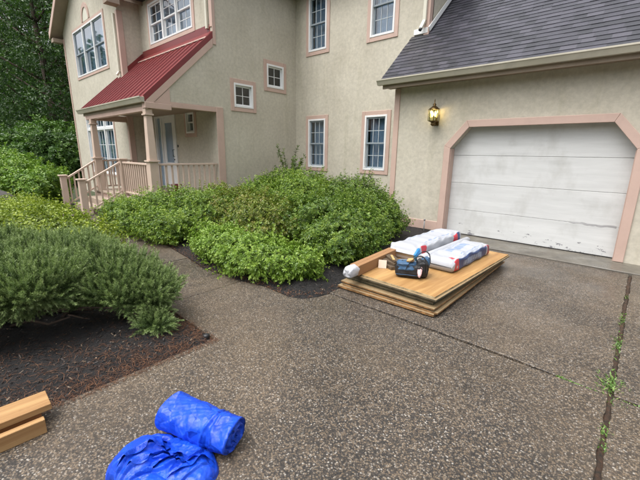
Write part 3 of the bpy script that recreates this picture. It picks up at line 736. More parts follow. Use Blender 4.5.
# ================================================================== WALL LANTERN
lx, ly, lz = -3.27, YG, 2.34
lan = thing('wall_lantern', 'lit brass and glass carriage lantern on the wall left of the garage door', 'lantern', (lx, ly, lz))
lp = lambda n_, mb, m_, parent=None, **k: part(n_, mb, m_, lan, parent, **k)
cy = ly-.13
lp('backplate', MB().box(lx-.045, lx+.045, ly-.02, ly-.0005, lz-.16, lz+.02), M['brass'], bevel=.006)
lp('bracket', MB().tube([(lx, ly-.02, lz-.10), (lx, ly-.07, lz-.13), (lx, cy, lz-.135)], .013, 8), M['brass'], smooth=True)
lp('base', MB().lathe((lx, cy, lz), [(.012,-.175),(.03,-.165),(.045,-.14),(.03,-.125),(.055,-.105),(.085,-.095),(.085,-.088)], 16), M['brass'], smooth=True)
lp('cap', MB().lathe((lx, cy, lz), [(.092,.095),(.092,.102),(.06,.125),(.03,.15),(.018,.155),(.03,.172),(.016,.19),(.007,.2),(.009,.235),(.003,.262)], 16), M['brass'], smooth=True)
M['lglass'] = glass_mat('bevelled_glass', (0.88, 0.90, 0.80), 0.7)
for k in range(8):
    a0, a1 = 2*math.pi*(k+.5)/8, 2*math.pi*(k+1.5)/8; r_ = .092
    p = [(lx+r_*math.cos(a), cy+r_*math.sin(a), z) for z, aa in ((lz-.088, (a0, a1)), (lz+.094, (a1, a0))) for a in aa]
    nd = Vector((math.cos((a0+a1)/2), math.sin((a0+a1)/2), 0))*.003
    lp('pane', MB().prism(p, -nd), M['lglass'])
    lp('glazing_bar', MB().tube([(lx+r_*math.cos(a0), cy+r_*math.sin(a0), lz-.09), (lx+r_*math.cos(a0), cy+r_*math.sin(a0), lz+.097)], .0032, 5), M['brass'])
mbulb, nt, bs = nodes('bulb_glow'); bs.inputs['Base Color'].default_value = (1, .8, .4, 1); bs.inputs['Emission Color'].default_value = (1, .72, .28, 1); bs.inputs['Emission Strength'].default_value = 9
for s_ in (-.026, .026):
    lp('bulb', MB().lathe((lx+s_, cy, lz), [(.008,-.02),(.014,0),(.017,.022),(.012,.045),(.003,.062)], 10), mbulb, smooth=True)
    lp('candle_sleeve', MB().lathe((lx+s_, cy, lz), [(.009,-.09),(.009,-.02)], 8), M['downspout'])
pl = bpy.data.lights.new('lantern_light', 'POINT'); pl.energy = 1.2; pl.color = (1, .72, .38); pl.shadow_soft_size = .03
plo = bpy.data.objects.new('lantern_light', pl); COL.objects.link(plo); plo.parent = lan; plo.location = Vector((lx, cy-.0, lz+.07)) - lan.location

lan.scale = (1.15, 1.15, 1.15)
# thin pipe standing at the garage wall
solo('standpipe', MB().tube([(-3.27, 6.90, -.03), (-3.27, 6.90, .27)], .013, 10).tube([(-3.27, 6.90, .255), (-3.27, 6.90, .285)], .019, 10), M['steel'], (-3.27, 6.90, 0), 'thin grey metal pipe standing in soil beside the garage door casing', 'pipe', smooth=True)
# ================================================================== VEGETATION
rng = np.random.default_rng(11)
def lump(D, seed, k=3.0):
    r = np.random.default_rng(seed); o = np.zeros(len(D))
    for i in range(7):
        w_ = r.normal(size=3)*k*(1+i*.35); o += np.sin(D@w_ + r.uniform(0, 6.28))/(1+i*.4)
    return o/3.2
def sphere(n_): return nrm(rng.normal(size=(n_, 3)))
def crown_points(ells, dens, seed, lo=.80, hi=1.04, amp=.14, zmin=.03, clip=None, upbias=0.0, k=3.0, clump=0):
    P, A = [], []
    for i, e in enumerate(ells):
        c = np.array(e[:3]); r = np.array(e[3:6]); area = 4*math.pi*((r[0]*r[1])**1.6+(r[0]*r[2])**1.6+(r[1]*r[2])**1.6)**(1/1.6)/3**(1/1.6)
        n_ = int(area*dens); D = sphere(n_); rad = rng.uniform(lo, hi, n_)*(1+amp*lump(D, seed+i, k))
        p = c + D*r*rad[:, None]
        if clump:                                     # foliage stands in rounded clumps with hollows between
            cc = c + sphere(max(6, int(area/(clump**2*1.3))))*r; dm = np.empty(n_)
            for q0 in range(0, n_, 2000): dm[q0:q0+2000] = np.sqrt(((p[q0:q0+2000, None]-cc[None])**2).sum(-1).min(1))
            p = p - D*(np.clip(dm/clump, 0, 1.25)**2*clump*.95)[:, None]
        a = nrm(D/r + np.array([0, 0, upbias]) + rng.normal(size=(n_, 3))*.22)
        ok = p[:, 2] > zmin
        for j, f in enumerate(ells):
            if j != i: ok &= (((p-np.array(f[:3]))/np.array(f[3:6]))**2).sum(1) > .62
        if clip is not None: ok &= clip(p)
        P.append(p[ok]); A.append(a[ok])
    return np.concatenate(P), np.concatenate(A)
def frames(A):
    h = np.where(np.abs(A[:, 2:3]) > .9, [[1., 0, 0]], [[0, 0, 1.]]); X = nrm(np.cross(A, h)); return X, np.cross(A, X)
def whorls(P, A, per, Ln, W, spread=(.7, 1.25), seed=0, jit=.25, droop=.15):
    """per leaves round each shoot tip"""
    n_ = len(P); X, Y = frames(A); V = []; T = []
    t0 = rng.random(n_); off = rng.uniform(0, 6.28, n_)
    for k in range(per):
        an = off + 2*math.pi*k/per*1.0 + rng.normal(size=n_)*.25; sp = rng.uniform(*spread, n_)
        d = nrm(A*np.cos(sp)[:, None] + (X*np.cos(an)[:, None]+Y*np.sin(an)[:, None])*np.sin(sp)[:, None] + rng.normal(size=(n_, 3))*jit*.4)
        s = nrm(np.cross(d, A) + rng.normal(size=(n_, 3))*jit); nn = np.cross(s, d)
        l = Ln*rng.uniform(.65, 1.2, n_)[:, None]; w_ = W*rng.uniform(.75, 1.2, n_)[:, None]
        b = P + d*l*.06 - A*(rng.random(n_)*Ln*.7)[:, None]
        mid = b + d*l*.52; tip = b + d*l; tip[:, 2] -= droop*l[:, 0]
        V.append(np.stack([b, mid+s*w_/2+nn*w_*.12, tip, mid-s*w_/2+nn*w_*.12], 1)); T.append(np.clip(t0*.65+rng.random(n_)*.35, 0, 1))
    V = np.concatenate(V).reshape(-1, 3); return V, np.arange(len(V)).reshape(-1, 4), np.concatenate(T)
def stems(mb, base, tips, r0=.018, n_=5):
    for t in tips:
        b = Vector((base[0]+rng.normal()*.05, base[1]+rng.normal()*.05, base[2]-.05)); t = Vector(t); m_ = b.lerp(t, .5) + Vector(rng.normal(size=3)*.06)
        mb.tube([b, b.lerp(m_, .5)+Vector(rng.normal(size=3)*.02), m_, t], [r0, r0*.8, r0*.6, r0*.3], n_)
def shrub(name, label, base, ells, mat, dens=520, per=7, Ln=.042, W=.0175, group=None, clip=None, seed=1, inner=.45, amp=.21, upbias=.5, cat='shrub', k=3.0, nst=14, spread=(.7, 1.25), zmin=.03, clump=.25):
    t = thing(name, label, cat, base, group)
    P, A = crown_points(ells, dens, seed, clip=clip, upbias=upbias, amp=amp, k=k, zmin=zmin, clump=clump, hi=1.10)
    P2, A2 = crown_points(ells, dens*inner, seed, .45, .80, clip=clip, upbias=upbias, amp=amp, k=k, zmin=zmin)
    V, F, T = whorls(P, A, per, Ln, W, spread); V2, F2, T2 = whorls(P2, A2, per, Ln*1.15, W*1.25, spread)
    # longer shoots that break the outline
    io = rng.choice(len(P), len(P)//14); st = [P[io] + A[io]*q for q in (.05, .10, .15)]; V3, F3, T3 = whorls(np.concatenate(st), np.concatenate([A[io]]*3), 5, Ln*.95, W, (.5, 1.1))
    V2 = np.concatenate([V2, V3]); F2 = np.concatenate([F2, F3+len(F2)*4]); T2 = np.concatenate([T2, T3*.5+.5])
    V = np.concatenate([V, V2]) - np.array(base); F = np.concatenate([F, F2+len(F)*4]); T = np.concatenate([T, T2])
    link('crown', np_mesh('crown', V, F, mat, T), t)
    mb = MB(); idx = rng.choice(len(P), nst); stems(mb, (0, 0, 0), [Vector((P[i]-(A[i]*.06)) - np.array(base)) for i in idx])
    link('stems', mb.mesh('stems', M['twig'], smooth=True), t)
    return t
AZ = leaf('azalea_leaf', [(0.034, 0.078, 0.012), (0.092, 0.170, 0.020), (0.175, 0.275, 0.034), (0.300, 0.385, 0.055)])
AZD = leaf('azalea_leaf_deep', [(0.026, 0.066, 0.011), (0.070, 0.138, 0.019), (0.135, 0.220, 0.029), (0.235, 0.315, 0.050)])
AZO = leaf('azalea_leaf_olive', [(0.038, 0.070, 0.011), (0.105, 0.155, 0.020), (0.185, 0.240, 0.032), (0.260, 0.200, 0.065)])
AZL = leaf('azalea_leaf_light', [(0.068, 0.130, 0.018), (0.135, 0.235, 0.028), (0.205, 0.325, 0.045), (0.300, 0.410, 0.075)])
YEL = leaf('yellow_leaf', [(0.045, 0.080, 0.010), (0.130, 0.190, 0.017), (0.235, 0.310, 0.028), (0.36, 0.42, 0.055)])
GRN = leaf('mid_leaf', [(0.045, 0.105, 0.014), (0.100, 0.200, 0.024), (0.175, 0.295, 0.036), (0.260, 0.380, 0.055)])
RHO = leaf('rhodo_leaf', [(0.026, 0.070, 0.018), (0.055, 0.125, 0.026), (0.095, 0.185, 0.036), (0.145, 0.245, 0.050)])
TRE = leaf('tree_leaf', [(0.016, 0.042, 0.016), (0.034, 0.078, 0.024), (0.060, 0.122, 0.032), (0.100, 0.180, 0.045)], trans=.3)
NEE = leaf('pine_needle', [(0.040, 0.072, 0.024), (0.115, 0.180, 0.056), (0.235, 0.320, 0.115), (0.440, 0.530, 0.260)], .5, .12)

notwall = lambda p: (p[:, 1] < 7.78) & ~((p[:, 0] < -8.02) & (p[:, 1] > 3.34)) & ~((p[:, 0] > -4.3) & (p[:, 1] > 6.96))
G1 = 'azaleas in the bed before the house'
yl = lambda m_: (lambda p: notwall(p) & m_(p))
front = lambda p: notwall(p) & (p[:, 1] > np.interp(p[:, 0], [-11, -6.6, -5.5, -4.98, -4.4, -3.5, -2.5], [2.1, 2.1, 2.25, 2.36, 2.24, 2.28, 2.5]))
shrub('azalea', 'green azalea mound below the porch railing, left end of the bed', (-6.9, 3.4, 0), [(-7.9,3.15,.30,.75,.45,.42), (-7.1,3.25,.40,.80,.60,.50), (-6.2,3.45,.42,.80,.75,.52), (-9.0,3.05,.2,.7,.38,.36), (-6.3,2.72,.24,.75,.42,.34), (-7.5,2.60,.26,.85,.45,.36)], AZ, group=G1, clip=front, seed=21)
shrub('azalea', 'olive green azalea between the porch mound and the tall shrub at the corner', (-5.5, 4.1, 0), [(-5.6,4.1,.45,.85,.85,.52), (-6.6,4.4,.45,.8,.7,.48), (-4.8,3.9,.40,.7,.75,.46)], AZO, group=G1, clip=front, seed=31)
shrub('azalea', 'tall dense azalea under the narrow ground floor window by the inner corner', (-6.3, 6.2, 0), [(-6.4,6.2,.60,.95,.85,.68), (-5.6,5.6,.58,.8,.8,.62), (-7.3,6.0,.48,.6,.8,.52), (-6.7,5.3,.5,.7,.6,.52)], AZ, group=G1, clip=front, seed=41)
shrub('azalea', 'dark green azalea under the right ground floor window at the garage corner', (-4.5, 6.0, 0), [(-4.9,6.5,.52,.85,.85,.62), (-4.1,5.9,.45,.75,.75,.50), (-3.55,5.6,.34,.50,.65,.38)], AZD, group=G1, clip=front, seed=51)
shrub('azalea', 'deep green azalea behind the long cardboard box, right end of the bed', (-3.4, 4.4, 0), [(-3.5,4.5,.40,.75,.85,.44), (-4.2,4.6,.45,.75,.75,.50), (-3.1,4.0,.30,.48,.62,.34)], AZD, group=G1, clip=front, seed=61)
shrub('azalea', 'bright light green low azalea spreading along the edge of the walk', (-4.0, 3.0, 0), [(-4.35,2.86,.22,.62,.50,.32), (-3.75,2.86,.22,.60,.52,.33), (-3.2,3.02,.20,.50,.44,.30), (-4.8,2.98,.24,.5,.45,.32)], AZL, dens=640, per=6, Ln=.038, W=.018, group=G1, clip=front, seed=71, zmin=.02)

# wispy sapling at the inner corner of the house
sp_b = (-7.30, 6.85, 0.0); t = thing('sapling', 'thin wispy sapling rising above the azaleas at the inner house corner', 'sapling', sp_b)
mb = MB(); P, A = [], []
for k in range(16):
    a = rng.uniform(0, 6.28); h = rng.uniform(1.15, 1.82); ln = rng.uniform(.12, .50)
    p0 = Vector((0, 0, .0)); p1 = Vector((math.cos(a)*ln*.3, math.sin(a)*ln*.3-.05, h*.6)); p2 = Vector((math.cos(a)*ln, min(math.sin(a)*ln, .3), h))
    mb.tube([p0, p1, p2], [.010, .007, .003], 5)
    for q in np.linspace(.15, 1, 13):
        P.append(tuple(p1.lerp(p2, q))); A.append(tuple((p2-p1).normalized()))
P = np.array(P) + rng.normal(size=(len(P), 3))*.02
V, F, T = whorls(P, np.array(A), 6, .070, .024, (.5, 1.2)); link('crown', np_mesh('crown', V, F, AZD, T), t); link('stems', mb.mesh('stems', M['twig']), t)

# yellow-green hedge plants between pine and walk
G2 = 'low yellow green shrubs behind the pine'
for i, (lab, base, ells) in enumerate([
    ('yellow green small leaved shrub beside the walk, right end of its row', (-5.5, 1.05, 0), [(-5.35,1.15,.36,.75,.62,.40), (-6.0,.95,.42,.75,.70,.44)]),
    ('yellow green small leaved shrub, middle of the row behind the pine', (-7.0, .9, 0), [(-7.0,.95,.42,.85,.75,.42), (-6.6,.35,.42,.75,.6,.44)]),
    ('yellow green small leaved shrub at the left edge of the picture', (-7.8, .0, 0), [(-7.9,.55,.38,.8,.75,.36), (-7.2,-.2,.40,.8,.65,.42), (-6.2,.0,.40,.7,.6,.40)]),
    ('yellow green shrub farthest along the walk, before the stair rail', (-8.9, 1.25, 0), [(-8.6,1.15,.32,.85,.6,.34), (-9.6,1.1,.30,.6,.55,.34)])]):
    shrub('yellow_shrub', lab, base, ells, YEL, clump=.13, dens=560, per=6, Ln=.034, W=.020, group=G2, seed=81+i*9, amp=.10, k=4, upbias=.6, inner=.35, clip=lambda p: p[:, 1] < np.interp(p[:, 0], [-9, -6.6, -4.9, -4], [1.9, 1.86, 1.7, 1.6]))
# far left shrubs
shrub('leafy_shrub', 'bright mid green spreading shrub left of the porch steps', (-13.4, 2.0, 0), [(-12.9,2.2,.55,1.2,.85,.62), (-14.2,1.9,.6,1.2,1.0,.75), (-13.6,1.1,.5,1.1,.8,.62)], GRN, clump=.3, dens=170, per=6, Ln=.085, W=.038, seed=131, amp=.16)
shrub('leafy_shrub', 'light green broad shrub at far left, before the round rhododendron', (-16.4, 1.6, 0), [(-16.0,2.0,.75,1.5,1.0,.85), (-17.5,1.5,.7,1.4,1.1,.9), (-16.2,.9,.6,1.2,.9,.75)], GRN, clump=.38, dens=130, per=6, Ln=.10, W=.045, seed=151, amp=.16)
shrub('rhododendron', 'big rounded dark green rhododendron beyond the left end of the house', (-20.6, 4.2, 0), [(-20.4,4.4,1.35,1.7,1.5,1.55), (-21.8,3.6,1.3,1.6,1.6,1.45), (-20.0,5.2,1.2,1.2,1.2,1.3)], RHO, clump=.5, dens=75, per=8, Ln=.15, W=.055, seed=171, amp=.15)
shrub('rhododendron', 'lower dark green rhododendron at the far left edge', (-22.6, 2.6, 0), [(-22.4,2.6,1.0,1.8,1.4,1.15), (-23.5,1.2,1.0,1.8,1.4,1.2)], RHO, clump=.5, dens=60, per=8, Ln=.15, W=.055, seed=191, amp=.15)
# dwarf pine -------------------------------------------------------
mp_b = (-3.95, .72, 0.0)
mug = thing('dwarf_pine', 'dense mounded dwarf pine with bare lower branches in the mulch bed', 'pine shrub', mp_b)
pe = [(-4.25,.60,.42,.80,.72,.34), (-3.72,1.06,.36,.62,.44,.30), (-4.9,.30,.42,.75,.72,.34), (-3.68,.45,.50,.45,.45,.24), (-3.34,1.28,.30,.34,.28,.23), (-4.6,1.0,.36,.75,.45,.32), (-4.3,-.35,.40,.75,.6,.34), (-3.95,.0,.46,.5,.5,.26)]
P, A = crown_points(pe, 560, 205, .86, 1.12, .16, .10, upbias=1.8, k=6, clump=.17)
hole = lambda p: (p[:, 2] < .24+.05*np.sin(p[:, 0]*9)) & (p[:, 0] > -4.0) & (p[:, 1] < .9)
keep = ~(hole(P) & (rng.random(len(P)) < .96)); P, A = P[keep], A[keep]
# the low arm that reaches down to the mulch at the right
P3, A3 = crown_points([(-3.20,1.22,.20,.17,.15,.13), (-3.02,1.17,.10,.17,.14,.10), (-3.42,1.08,.27,.16,.14,.11)], 900, 207, .5, 1.05, .1, .02, upbias=.3)
P2, A2 = crown_points(pe, 330, 206, .55, .86, .13, .20, upbias=1.2, k=4.5)
keep = ~hole(P2); P2, A2 = P2[keep], A2[keep]
P = np.concatenate([P, P2, P3]); A = np.concatenate([A, A2, A3])
n_ = len(P); X, Y = frames(A); ln = rng.uniform(.07, .15, n_); V = []; T = []; t0 = rng.random(n_); per = 74
for k in range(per):
    q = (k+rng.random(n_))/per; an = rng.uniform(0, 6.28, n_); sp = np.where(q > .88, rng.uniform(.1, .6, n_), rng.uniform(.6, 1.05, n_))
    ra = X*np.cos(an)[:, None]+Y*np.sin(an)[:, None]; d = A*np.cos(sp)[:, None]+ra*np.sin(sp)[:, None]
    b = P + A*(q*ln-.05)[:, None]; s = nrm(np.cross(d, rng.normal(size=(n_, 3)))); L_ = rng.uniform(.018, .030, n_)[:, None]
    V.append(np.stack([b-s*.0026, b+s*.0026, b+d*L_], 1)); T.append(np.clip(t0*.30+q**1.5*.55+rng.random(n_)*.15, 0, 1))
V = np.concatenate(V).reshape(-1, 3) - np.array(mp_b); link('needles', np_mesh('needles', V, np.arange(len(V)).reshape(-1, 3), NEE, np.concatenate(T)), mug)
mb = MB(); b0 = Vector((-4.35, .55, -.04))
for i in rng.choice(len(P), 40):
    t_ = Vector(P[i]); m_ = b0.lerp(t_, .55); m_.z = min(m_.z, .25+.1*rng.random()); m_ += Vector(rng.normal(size=3)*.05)
    mb.tube([b0+Vector((rng.normal()*.08, rng.normal()*.08, 0)), b0.lerp(m_, .6)+Vector(rng.normal(size=3)*.03), m_, t_], [.022, .016, .011, .005], 5)
for pts in ([(-4.15,.28,.10),(-3.85,.40,.19),(-3.62,.56,.235),(-3.46,.78,.24),(-3.30,1.00,.21),(-3.10,1.14,.12)], [(-3.95,.30,.06),(-3.78,.42,.13),(-3.66,.52,.10),(-3.55,.66,.16)], [(-4.1,.2,.04),(-3.9,.22,.30),(-3.75,.42,.36),(-3.7,.55,.5)],
            [(-4.0,.1,.04),(-3.85,.15,.2),(-3.75,.1,.38)], [(-3.6,.62,.16),(-3.55,.75,.3),(-3.6,.9,.42)]):
    mb.tube(pts, [.015-.0022*i for i in range(len(pts))], 6)
link('branches', MB.mesh(mb, 'branches', M['twig'], mp_b, smooth=True), mug)

# trees -------------------------------------------------------------
def tree(label, base, h, rw, seed, ncl=26, nleaf=15000, Ls=.20, crown0=.22):
    r = np.random.default_rng(seed); t = thing('tree', label, 'tree', base, 'trees behind the left end of the house')
    mb = MB(); top = Vector((r.normal()*.3, r.normal()*.3, h*.92))
    mb.tube([(0,0,-.2), (r.normal()*.1, r.normal()*.1, h*.3), tuple(top.lerp(Vector((0,0,h*.3)), .5)), tuple(top)], [h*.020, h*.015, h*.009, .02], 9)
    C_ = []
    for k in range(ncl):
        z = h*(crown0+(1-crown0)*((k+.5)/ncl)); prof = math.sin(min(1, max(.12, 1.12-(z/h)))*math.pi*.62)
        a = k*2.4+r.normal()*.3; rd = rw*prof*r.uniform(.35, 1.0); c = Vector((math.cos(a)*rd, math.sin(a)*rd, z))
        C_.append((c, rw*r.uniform(.26, .46))); zb = max(h*.12, z-rd*.6)
        mb.tube([(0, 0, zb), tuple(Vector((0,0,zb)).lerp(c, .5)+Vector((0, 0, -.1))), tuple(c)], [h*.006, h*.004, .012], 5)
    link('trunk', mb.mesh('trunk', M['bark'], smooth=True), t)
    tot = sum(s**2 for _, s in C_); Ps, As = [], []
    for c, s in C_:
        m_ = int(nleaf*s**2/tot/4); D = nrm(r.normal(size=(m_, 3))); rad = r.uniform(.35, 1.1, m_)**.6*(1+.25*lump(D, seed+len(Ps), 3))
        Ps.append(np.array(c)+D*rad[:, None]*np.array([s, s, s*.72])); As.append(nrm(D+r.normal(size=(m_, 3))*.6+np.array([0, 0, .25])))
    V, F, T = whorls(np.concatenate(Ps), np.concatenate(As), 4, Ls, Ls*.5, (.6, 1.4), droop=.25); link('crown', np_mesh('crown', V, F, TRE, T), t); return t
tl = [('leafy tree nearest the left end of the house, behind the rhododendron', (-23.8, 8.4, 0), 13, 3.4), ('tree with low branches at the upper left edge of the picture', (-27.5, 5.9, 0), 14, 3.7),
      ('tall tree standing between the two front trees, set further back', (-33, 8.2, 0), 17, 4.6), ('tall tree far back beside the house gable', (-36, 12.5, 0), 18, 4.8),
      ('tall tree at far left, partly outside the picture', (-41, 6.5, 0), 17, 4.6), ('back row tree behind the low branched tree', (-46, 9.5, 0), 20, 5.2), ('back row tree at the left edge', (-47, 4.0, 0), 19, 5.0), ('slim back row tree close to the house gable', (-29.5, 12.5, 0), 16, 4.2)]
for i, (lab, b, h, rw) in enumerate(tl): tree(lab, b, h, rw, 300+i*17, ncl=34, nleaf=44000 if i < 3 else 24000, Ls=.15 if i < 3 else .22, crown0=.12)
# far wood as one mass; its unseen ring is added to shade the low sky
n_ = 42000; a = rng.uniform(R(0), R(360), n_); rd = rng.uniform(46, 58, n_); P = np.stack([np.cos(a)*rd, np.sin(a)*rd, rng.uniform(0, 1, n_)**1.2*12*(1+.15*np.sin(a*60))], 1)
V, F, T = whorls(P, nrm(rng.normal(size=(n_, 3))), 5, .8, .5, (.6, 1.5)); tag(link('distant_wood_screen', np_mesh('distant_wood_screen', V, F, TRE, T)), 'dark green wood standing far behind the house with an added unseen ring all around that shades the low sky', 'wood', None, 'stuff')

# ground litter -----------------------------------------------------
STR = leaf('pine_straw', [(0.022, 0.010, 0.006), (0.060, 0.022, 0.010), (0.120, 0.048, 0.020), (0.200, 0.100, 0.050)], .7, .05)
def straw(name, label, pts, Lm=.062, wd=.0013, z=.012):
    n_ = len(pts); a = rng.uniform(0, 6.28, n_); d = np.stack([np.cos(a), np.sin(a), rng.normal(size=n_)*.12], 1); s = np.stack([-np.sin(a), np.cos(a), np.zeros(n_)], 1)*wd
    l = Lm*rng.uniform(.4, 1.3, n_)[:, None]; bow = rng.normal(size=(n_, 1))*.12*l
    p0 = pts - d*l/2; p2 = pts + d*l/2; p1 = pts + s/wd*bow
    p1[:, 2] += rng.random(n_)*.012
    V = np.stack([p0-s*.5, p0+s*.5, p1+s, p1-s, p2+s*.3, p2-s*.3], 1).reshape(-1, 3); b = np.arange(n_)[:, None]*6
    F = np.concatenate([b+np.array([[0,1,2,3]]), b+np.array([[3,2,4,5]])]); T = rng.random(n_); T = np.concatenate([T, T])
    return tag(link(name, np_mesh(name, V, F, STR, T)), label, 'pine straw', None, 'stuff')
def bedz(x, y): return .012 + .05*(.5+.5*wob(x, y))
n_ = 60000; x = rng.uniform(-6.2, -2.50, n_); y = rng.uniform(-1.3, 1.50, n_)
dn = .5+.5*np.sin(x*2.6+1.0+np.sin(y*3))*np.cos(y*2.1-x*1.2); edge_ = np.exp(-np.minimum(np.abs(x+2.6), np.abs(y-1.42))/.16)
ok = (rng.random(n_) < .03+.60*dn**3+.9*edge_) & (y < 1.50); x, y = x[ok], y[ok]
e = np.clip(np.minimum((-2.55-x)/.36, (1.475-y)/.30), 0, 1)
straw('pine_straw', 'reddish brown fallen pine needles over the dark mulch', np.stack([x, y, np.where(e > 0, -.010+np.minimum(1, e)*(.022+.05*(.5+.5*wob(x, y)))+.006, .003)], 1))
n_ = 1500; x = rng.uniform(-6, -2.5, n_); y = np.array([yfront(v_) for v_ in x]) + rng.exponential(.28, n_) - .05
straw('leaf_litter', 'brown dry litter along the front edge of the azalea bed', np.stack([x, y, np.full(n_, .012)], 1), .04, .003)
# bark chips
CH = leaf('bark_chip', [(0.008, 0.007, 0.008), (0.02, 0.016, 0.014), (0.05, 0.035, 0.026), (0.22, 0.17, 0.12)], .6, 0)
n_ = 9000; x = rng.uniform(-6, -2.54, n_); y = np.where(rng.random(n_) < .7, rng.uniform(-1.3, 1.46, n_), rng.uniform(2.62, 4.2, n_)); a = rng.uniform(0, 6.28, n_)
d = np.stack([np.cos(a), np.sin(a), rng.normal(size=n_)*.3], 1)*(.009*rng.uniform(.4, 1.8, n_))[:, None]; s = np.stack([-np.sin(a), np.cos(a), rng.normal(size=n_)*.4], 1)*(.004*rng.uniform(.5, 1.6, n_))[:, None]
e = np.where(y < 2, np.clip(np.minimum((-2.55-x)/.36, (1.475-y)/.30), 0, 1), np.clip(np.minimum((-2.53-x)/.30, (y-np.interp(x, [-6.6,-4.98,-4.42,-3.56,-3.2,-2.76,-2.6,-2.5], [2.74,2.54,2.45,2.5,2.6,2.59,2.66,3.0]))/.28), 0, 1))
c = np.stack([x, y, -.010+e*(.022+.05*(.5+.5*wob(x, y)))+.006], 1)
V = np.stack([c-d-s, c+d-s*.6, c+d+s, c-d+s*.7], 1).reshape(-1, 3)
tag(link('mulch_chips', np_mesh('mulch_chips', V, np.arange(len(V)).reshape(-1, 4), CH, np.clip(rng.random(n_)**3.2, 0, 1))), 'dark bark chips scattered over the planting beds', 'mulch', None, 'stuff')

# weeds in the joints ------------------------------------------------
WD_ = leaf('weed_leaf', [(0.05, 0.11, 0.02), (0.09, 0.18, 0.03), (0.14, 0.25, 0.05), (0.22, 0.30, 0.09)])
def weed(label, x, y, h, n_, wide):
    t = thing('weed', label, 'weed', (x, y, -.015), 'weeds in the driveway joints'); V = []; T = []
    for k in range(int(n_*1.8)):
        a = rng.uniform(0, 6.28); o = np.array([rng.normal()*wide[0], rng.normal()*wide[1], 0]); l = h*.38*rng.uniform(.4, 1.4); ln = rng.uniform(.5, 1.6)
        d = np.array([math.cos(a)*ln, math.sin(a)*ln, 1.0]); d /= np.linalg.norm(d); s = np.array([-math.sin(a), math.cos(a), 0])*rng.uniform(.003, .0065)
        m_ = o+d*l*.55; tip = o+d*l+np.array([math.cos(a), math.sin(a), -.5])*l*.25
        V.append([o-s*.5, m_-s, tip, m_+s]); T.append(rng.random())
    V = np.array(V).reshape(-1, 3); link('blades', np_mesh('blades', V, np.arange(len(V)).reshape(-1, 4), WD_, np.array(T)), t)['kind'] = 'stuff'
for lab, x, y, h, n_, wd in [('small weed tuft in the joint, nearest to the garage door', .085, 5.35, .05, 26, (.012, .05)), ('weed tuft second from the garage along the joint', .08, 4.55, .07, 60, (.015, .09)),
    ('tall weed tuft third from the garage along the joint', .08, 3.85, .085, 90, (.018, .10)), ('leafy weed clump where the two driveway joints cross', .085, 3.10, .10, 130, (.035, .08)),
    ('low weed just in front of the joint crossing', .08, 2.86, .055, 55, (.05, .03)), ('flat strip of weeds left of the joint crossing', -.07, 2.94, .04, 60, (.06, .008)), ('small weed at the left end of the weedy joint', -.20, 2.945, .055, 45, (.022, .01)),
    ('thin weed in the joint right of the crossing', .26, 2.925, .05, 36, (.07, .008)), ('pale weed tuft in the near joint, above the last one', .078, 2.50, .06, 60, (.022, .03)), ('weed tuft in the joint nearest to the viewer', .076, 2.36, .055, 50, (.028, .03)),
    ('tiny weed in the walkway joint by the pine', -3.578, 2.22, .03, 22, (.006, .04))]:
    weed(lab, x, y, h, n_, wd)

# small cap at the corner of the pine bed
solo('drain_cap', MB().lathe((-2.63, 1.44, 0), [(.028,-.04),(.030,.022),(.024,.030),(.012,.034)], 16), M['black'], (-2.63, 1.44, 0), 'small round black cap at the tip of the mulch bed', 'cap', smooth=True)
# boulder at the far left behind the yellow shrubs
def blob(c, r, seed, nu=40, nv=24, amp=.12, k=2.2, flat=None, p=1.0):
    U, Vv = np.meshgrid(np.linspace(0, 2*math.pi, nu, endpoint=False), np.linspace(0, math.pi, nv)); sg = lambda a: np.sign(a)*np.abs(a)**p
    D = np.stack([sg(np.cos(U))*sg(np.sin(Vv)), sg(np.sin(U))*sg(np.sin(Vv)), sg(np.cos(Vv))], -1).reshape(-1, 3)
    Q = D*np.array(r)*(1+amp*lump(D, seed, k))[:, None]
    if flat is not None: Q[:, 2] = np.maximum(Q[:, 2], flat)
    F = [(j*nu+i, j*nu+(i+1) % nu, (j+1)*nu+(i+1) % nu, (j+1)*nu+i) for j in range(nv-1) for i in range(nu)]
    return Q+np.array(c), np.array(F)
M['rock'] = paint('grey_rock', (0.075, 0.068, 0.065), .8, .35, 4, .8, fine=18)
V, F = blob((0, 0, .32), (.75, .55, .42), 401)
tag(link('boulder', np_mesh('boulder', V, F, M['rock'], smooth=True), None, (-10.35, .82, 0)), 'dark grey boulder at the left edge behind the yellow green shrubs', 'boulder')
# ================================================================== THINGS ON THE DRIVEWAY
M['ply_new'] = wood('plywood_face', (0.24, 0.115, 0.034), (0.52, 0.325, 0.13), 'y', .55, 3.2)
M['ply_old'] = wood('plywood_old_face', (0.20, 0.14, 0.075), (0.33, 0.24, 0.13), 'y', .65, 9)
M['e_pale'] = ply_edge('ply_edge_pale', (0.34, 0.26, 0.13), (0.66, 0.54, 0.33)); M['e_dark'] = ply_edge('ply_edge_dark', (0.06, 0.052, 0.035), (0.21, 0.17, 0.10))
M['e_green'] = ply_edge('ply_edge_green', (0.030, 0.040, 0.022), (0.10, 0.105, 0.055)); M['e_orange'] = ply_edge('ply_edge_orange', (0.22, 0.10, 0.035), (0.50, 0.27, 0.10))
def sheet(label, cx, cy, hx, hy, z0, t, rot, face, edge):
    mb = MB(); mb.box(-hx, hx, -hy, hy, 0, t); mb.m = [0, 0, 1, 1, 1, 1]
    me = mb.mesh('plywood_sheet', [M[face], M[edge]], fix=False, bevel=.0015)
    return tag(link('plywood_sheet', me, None, (cx, cy, z0), (0, 0, R(rot))), label, 'plywood', 'plywood sheets stacked before the garage')
z = .0105
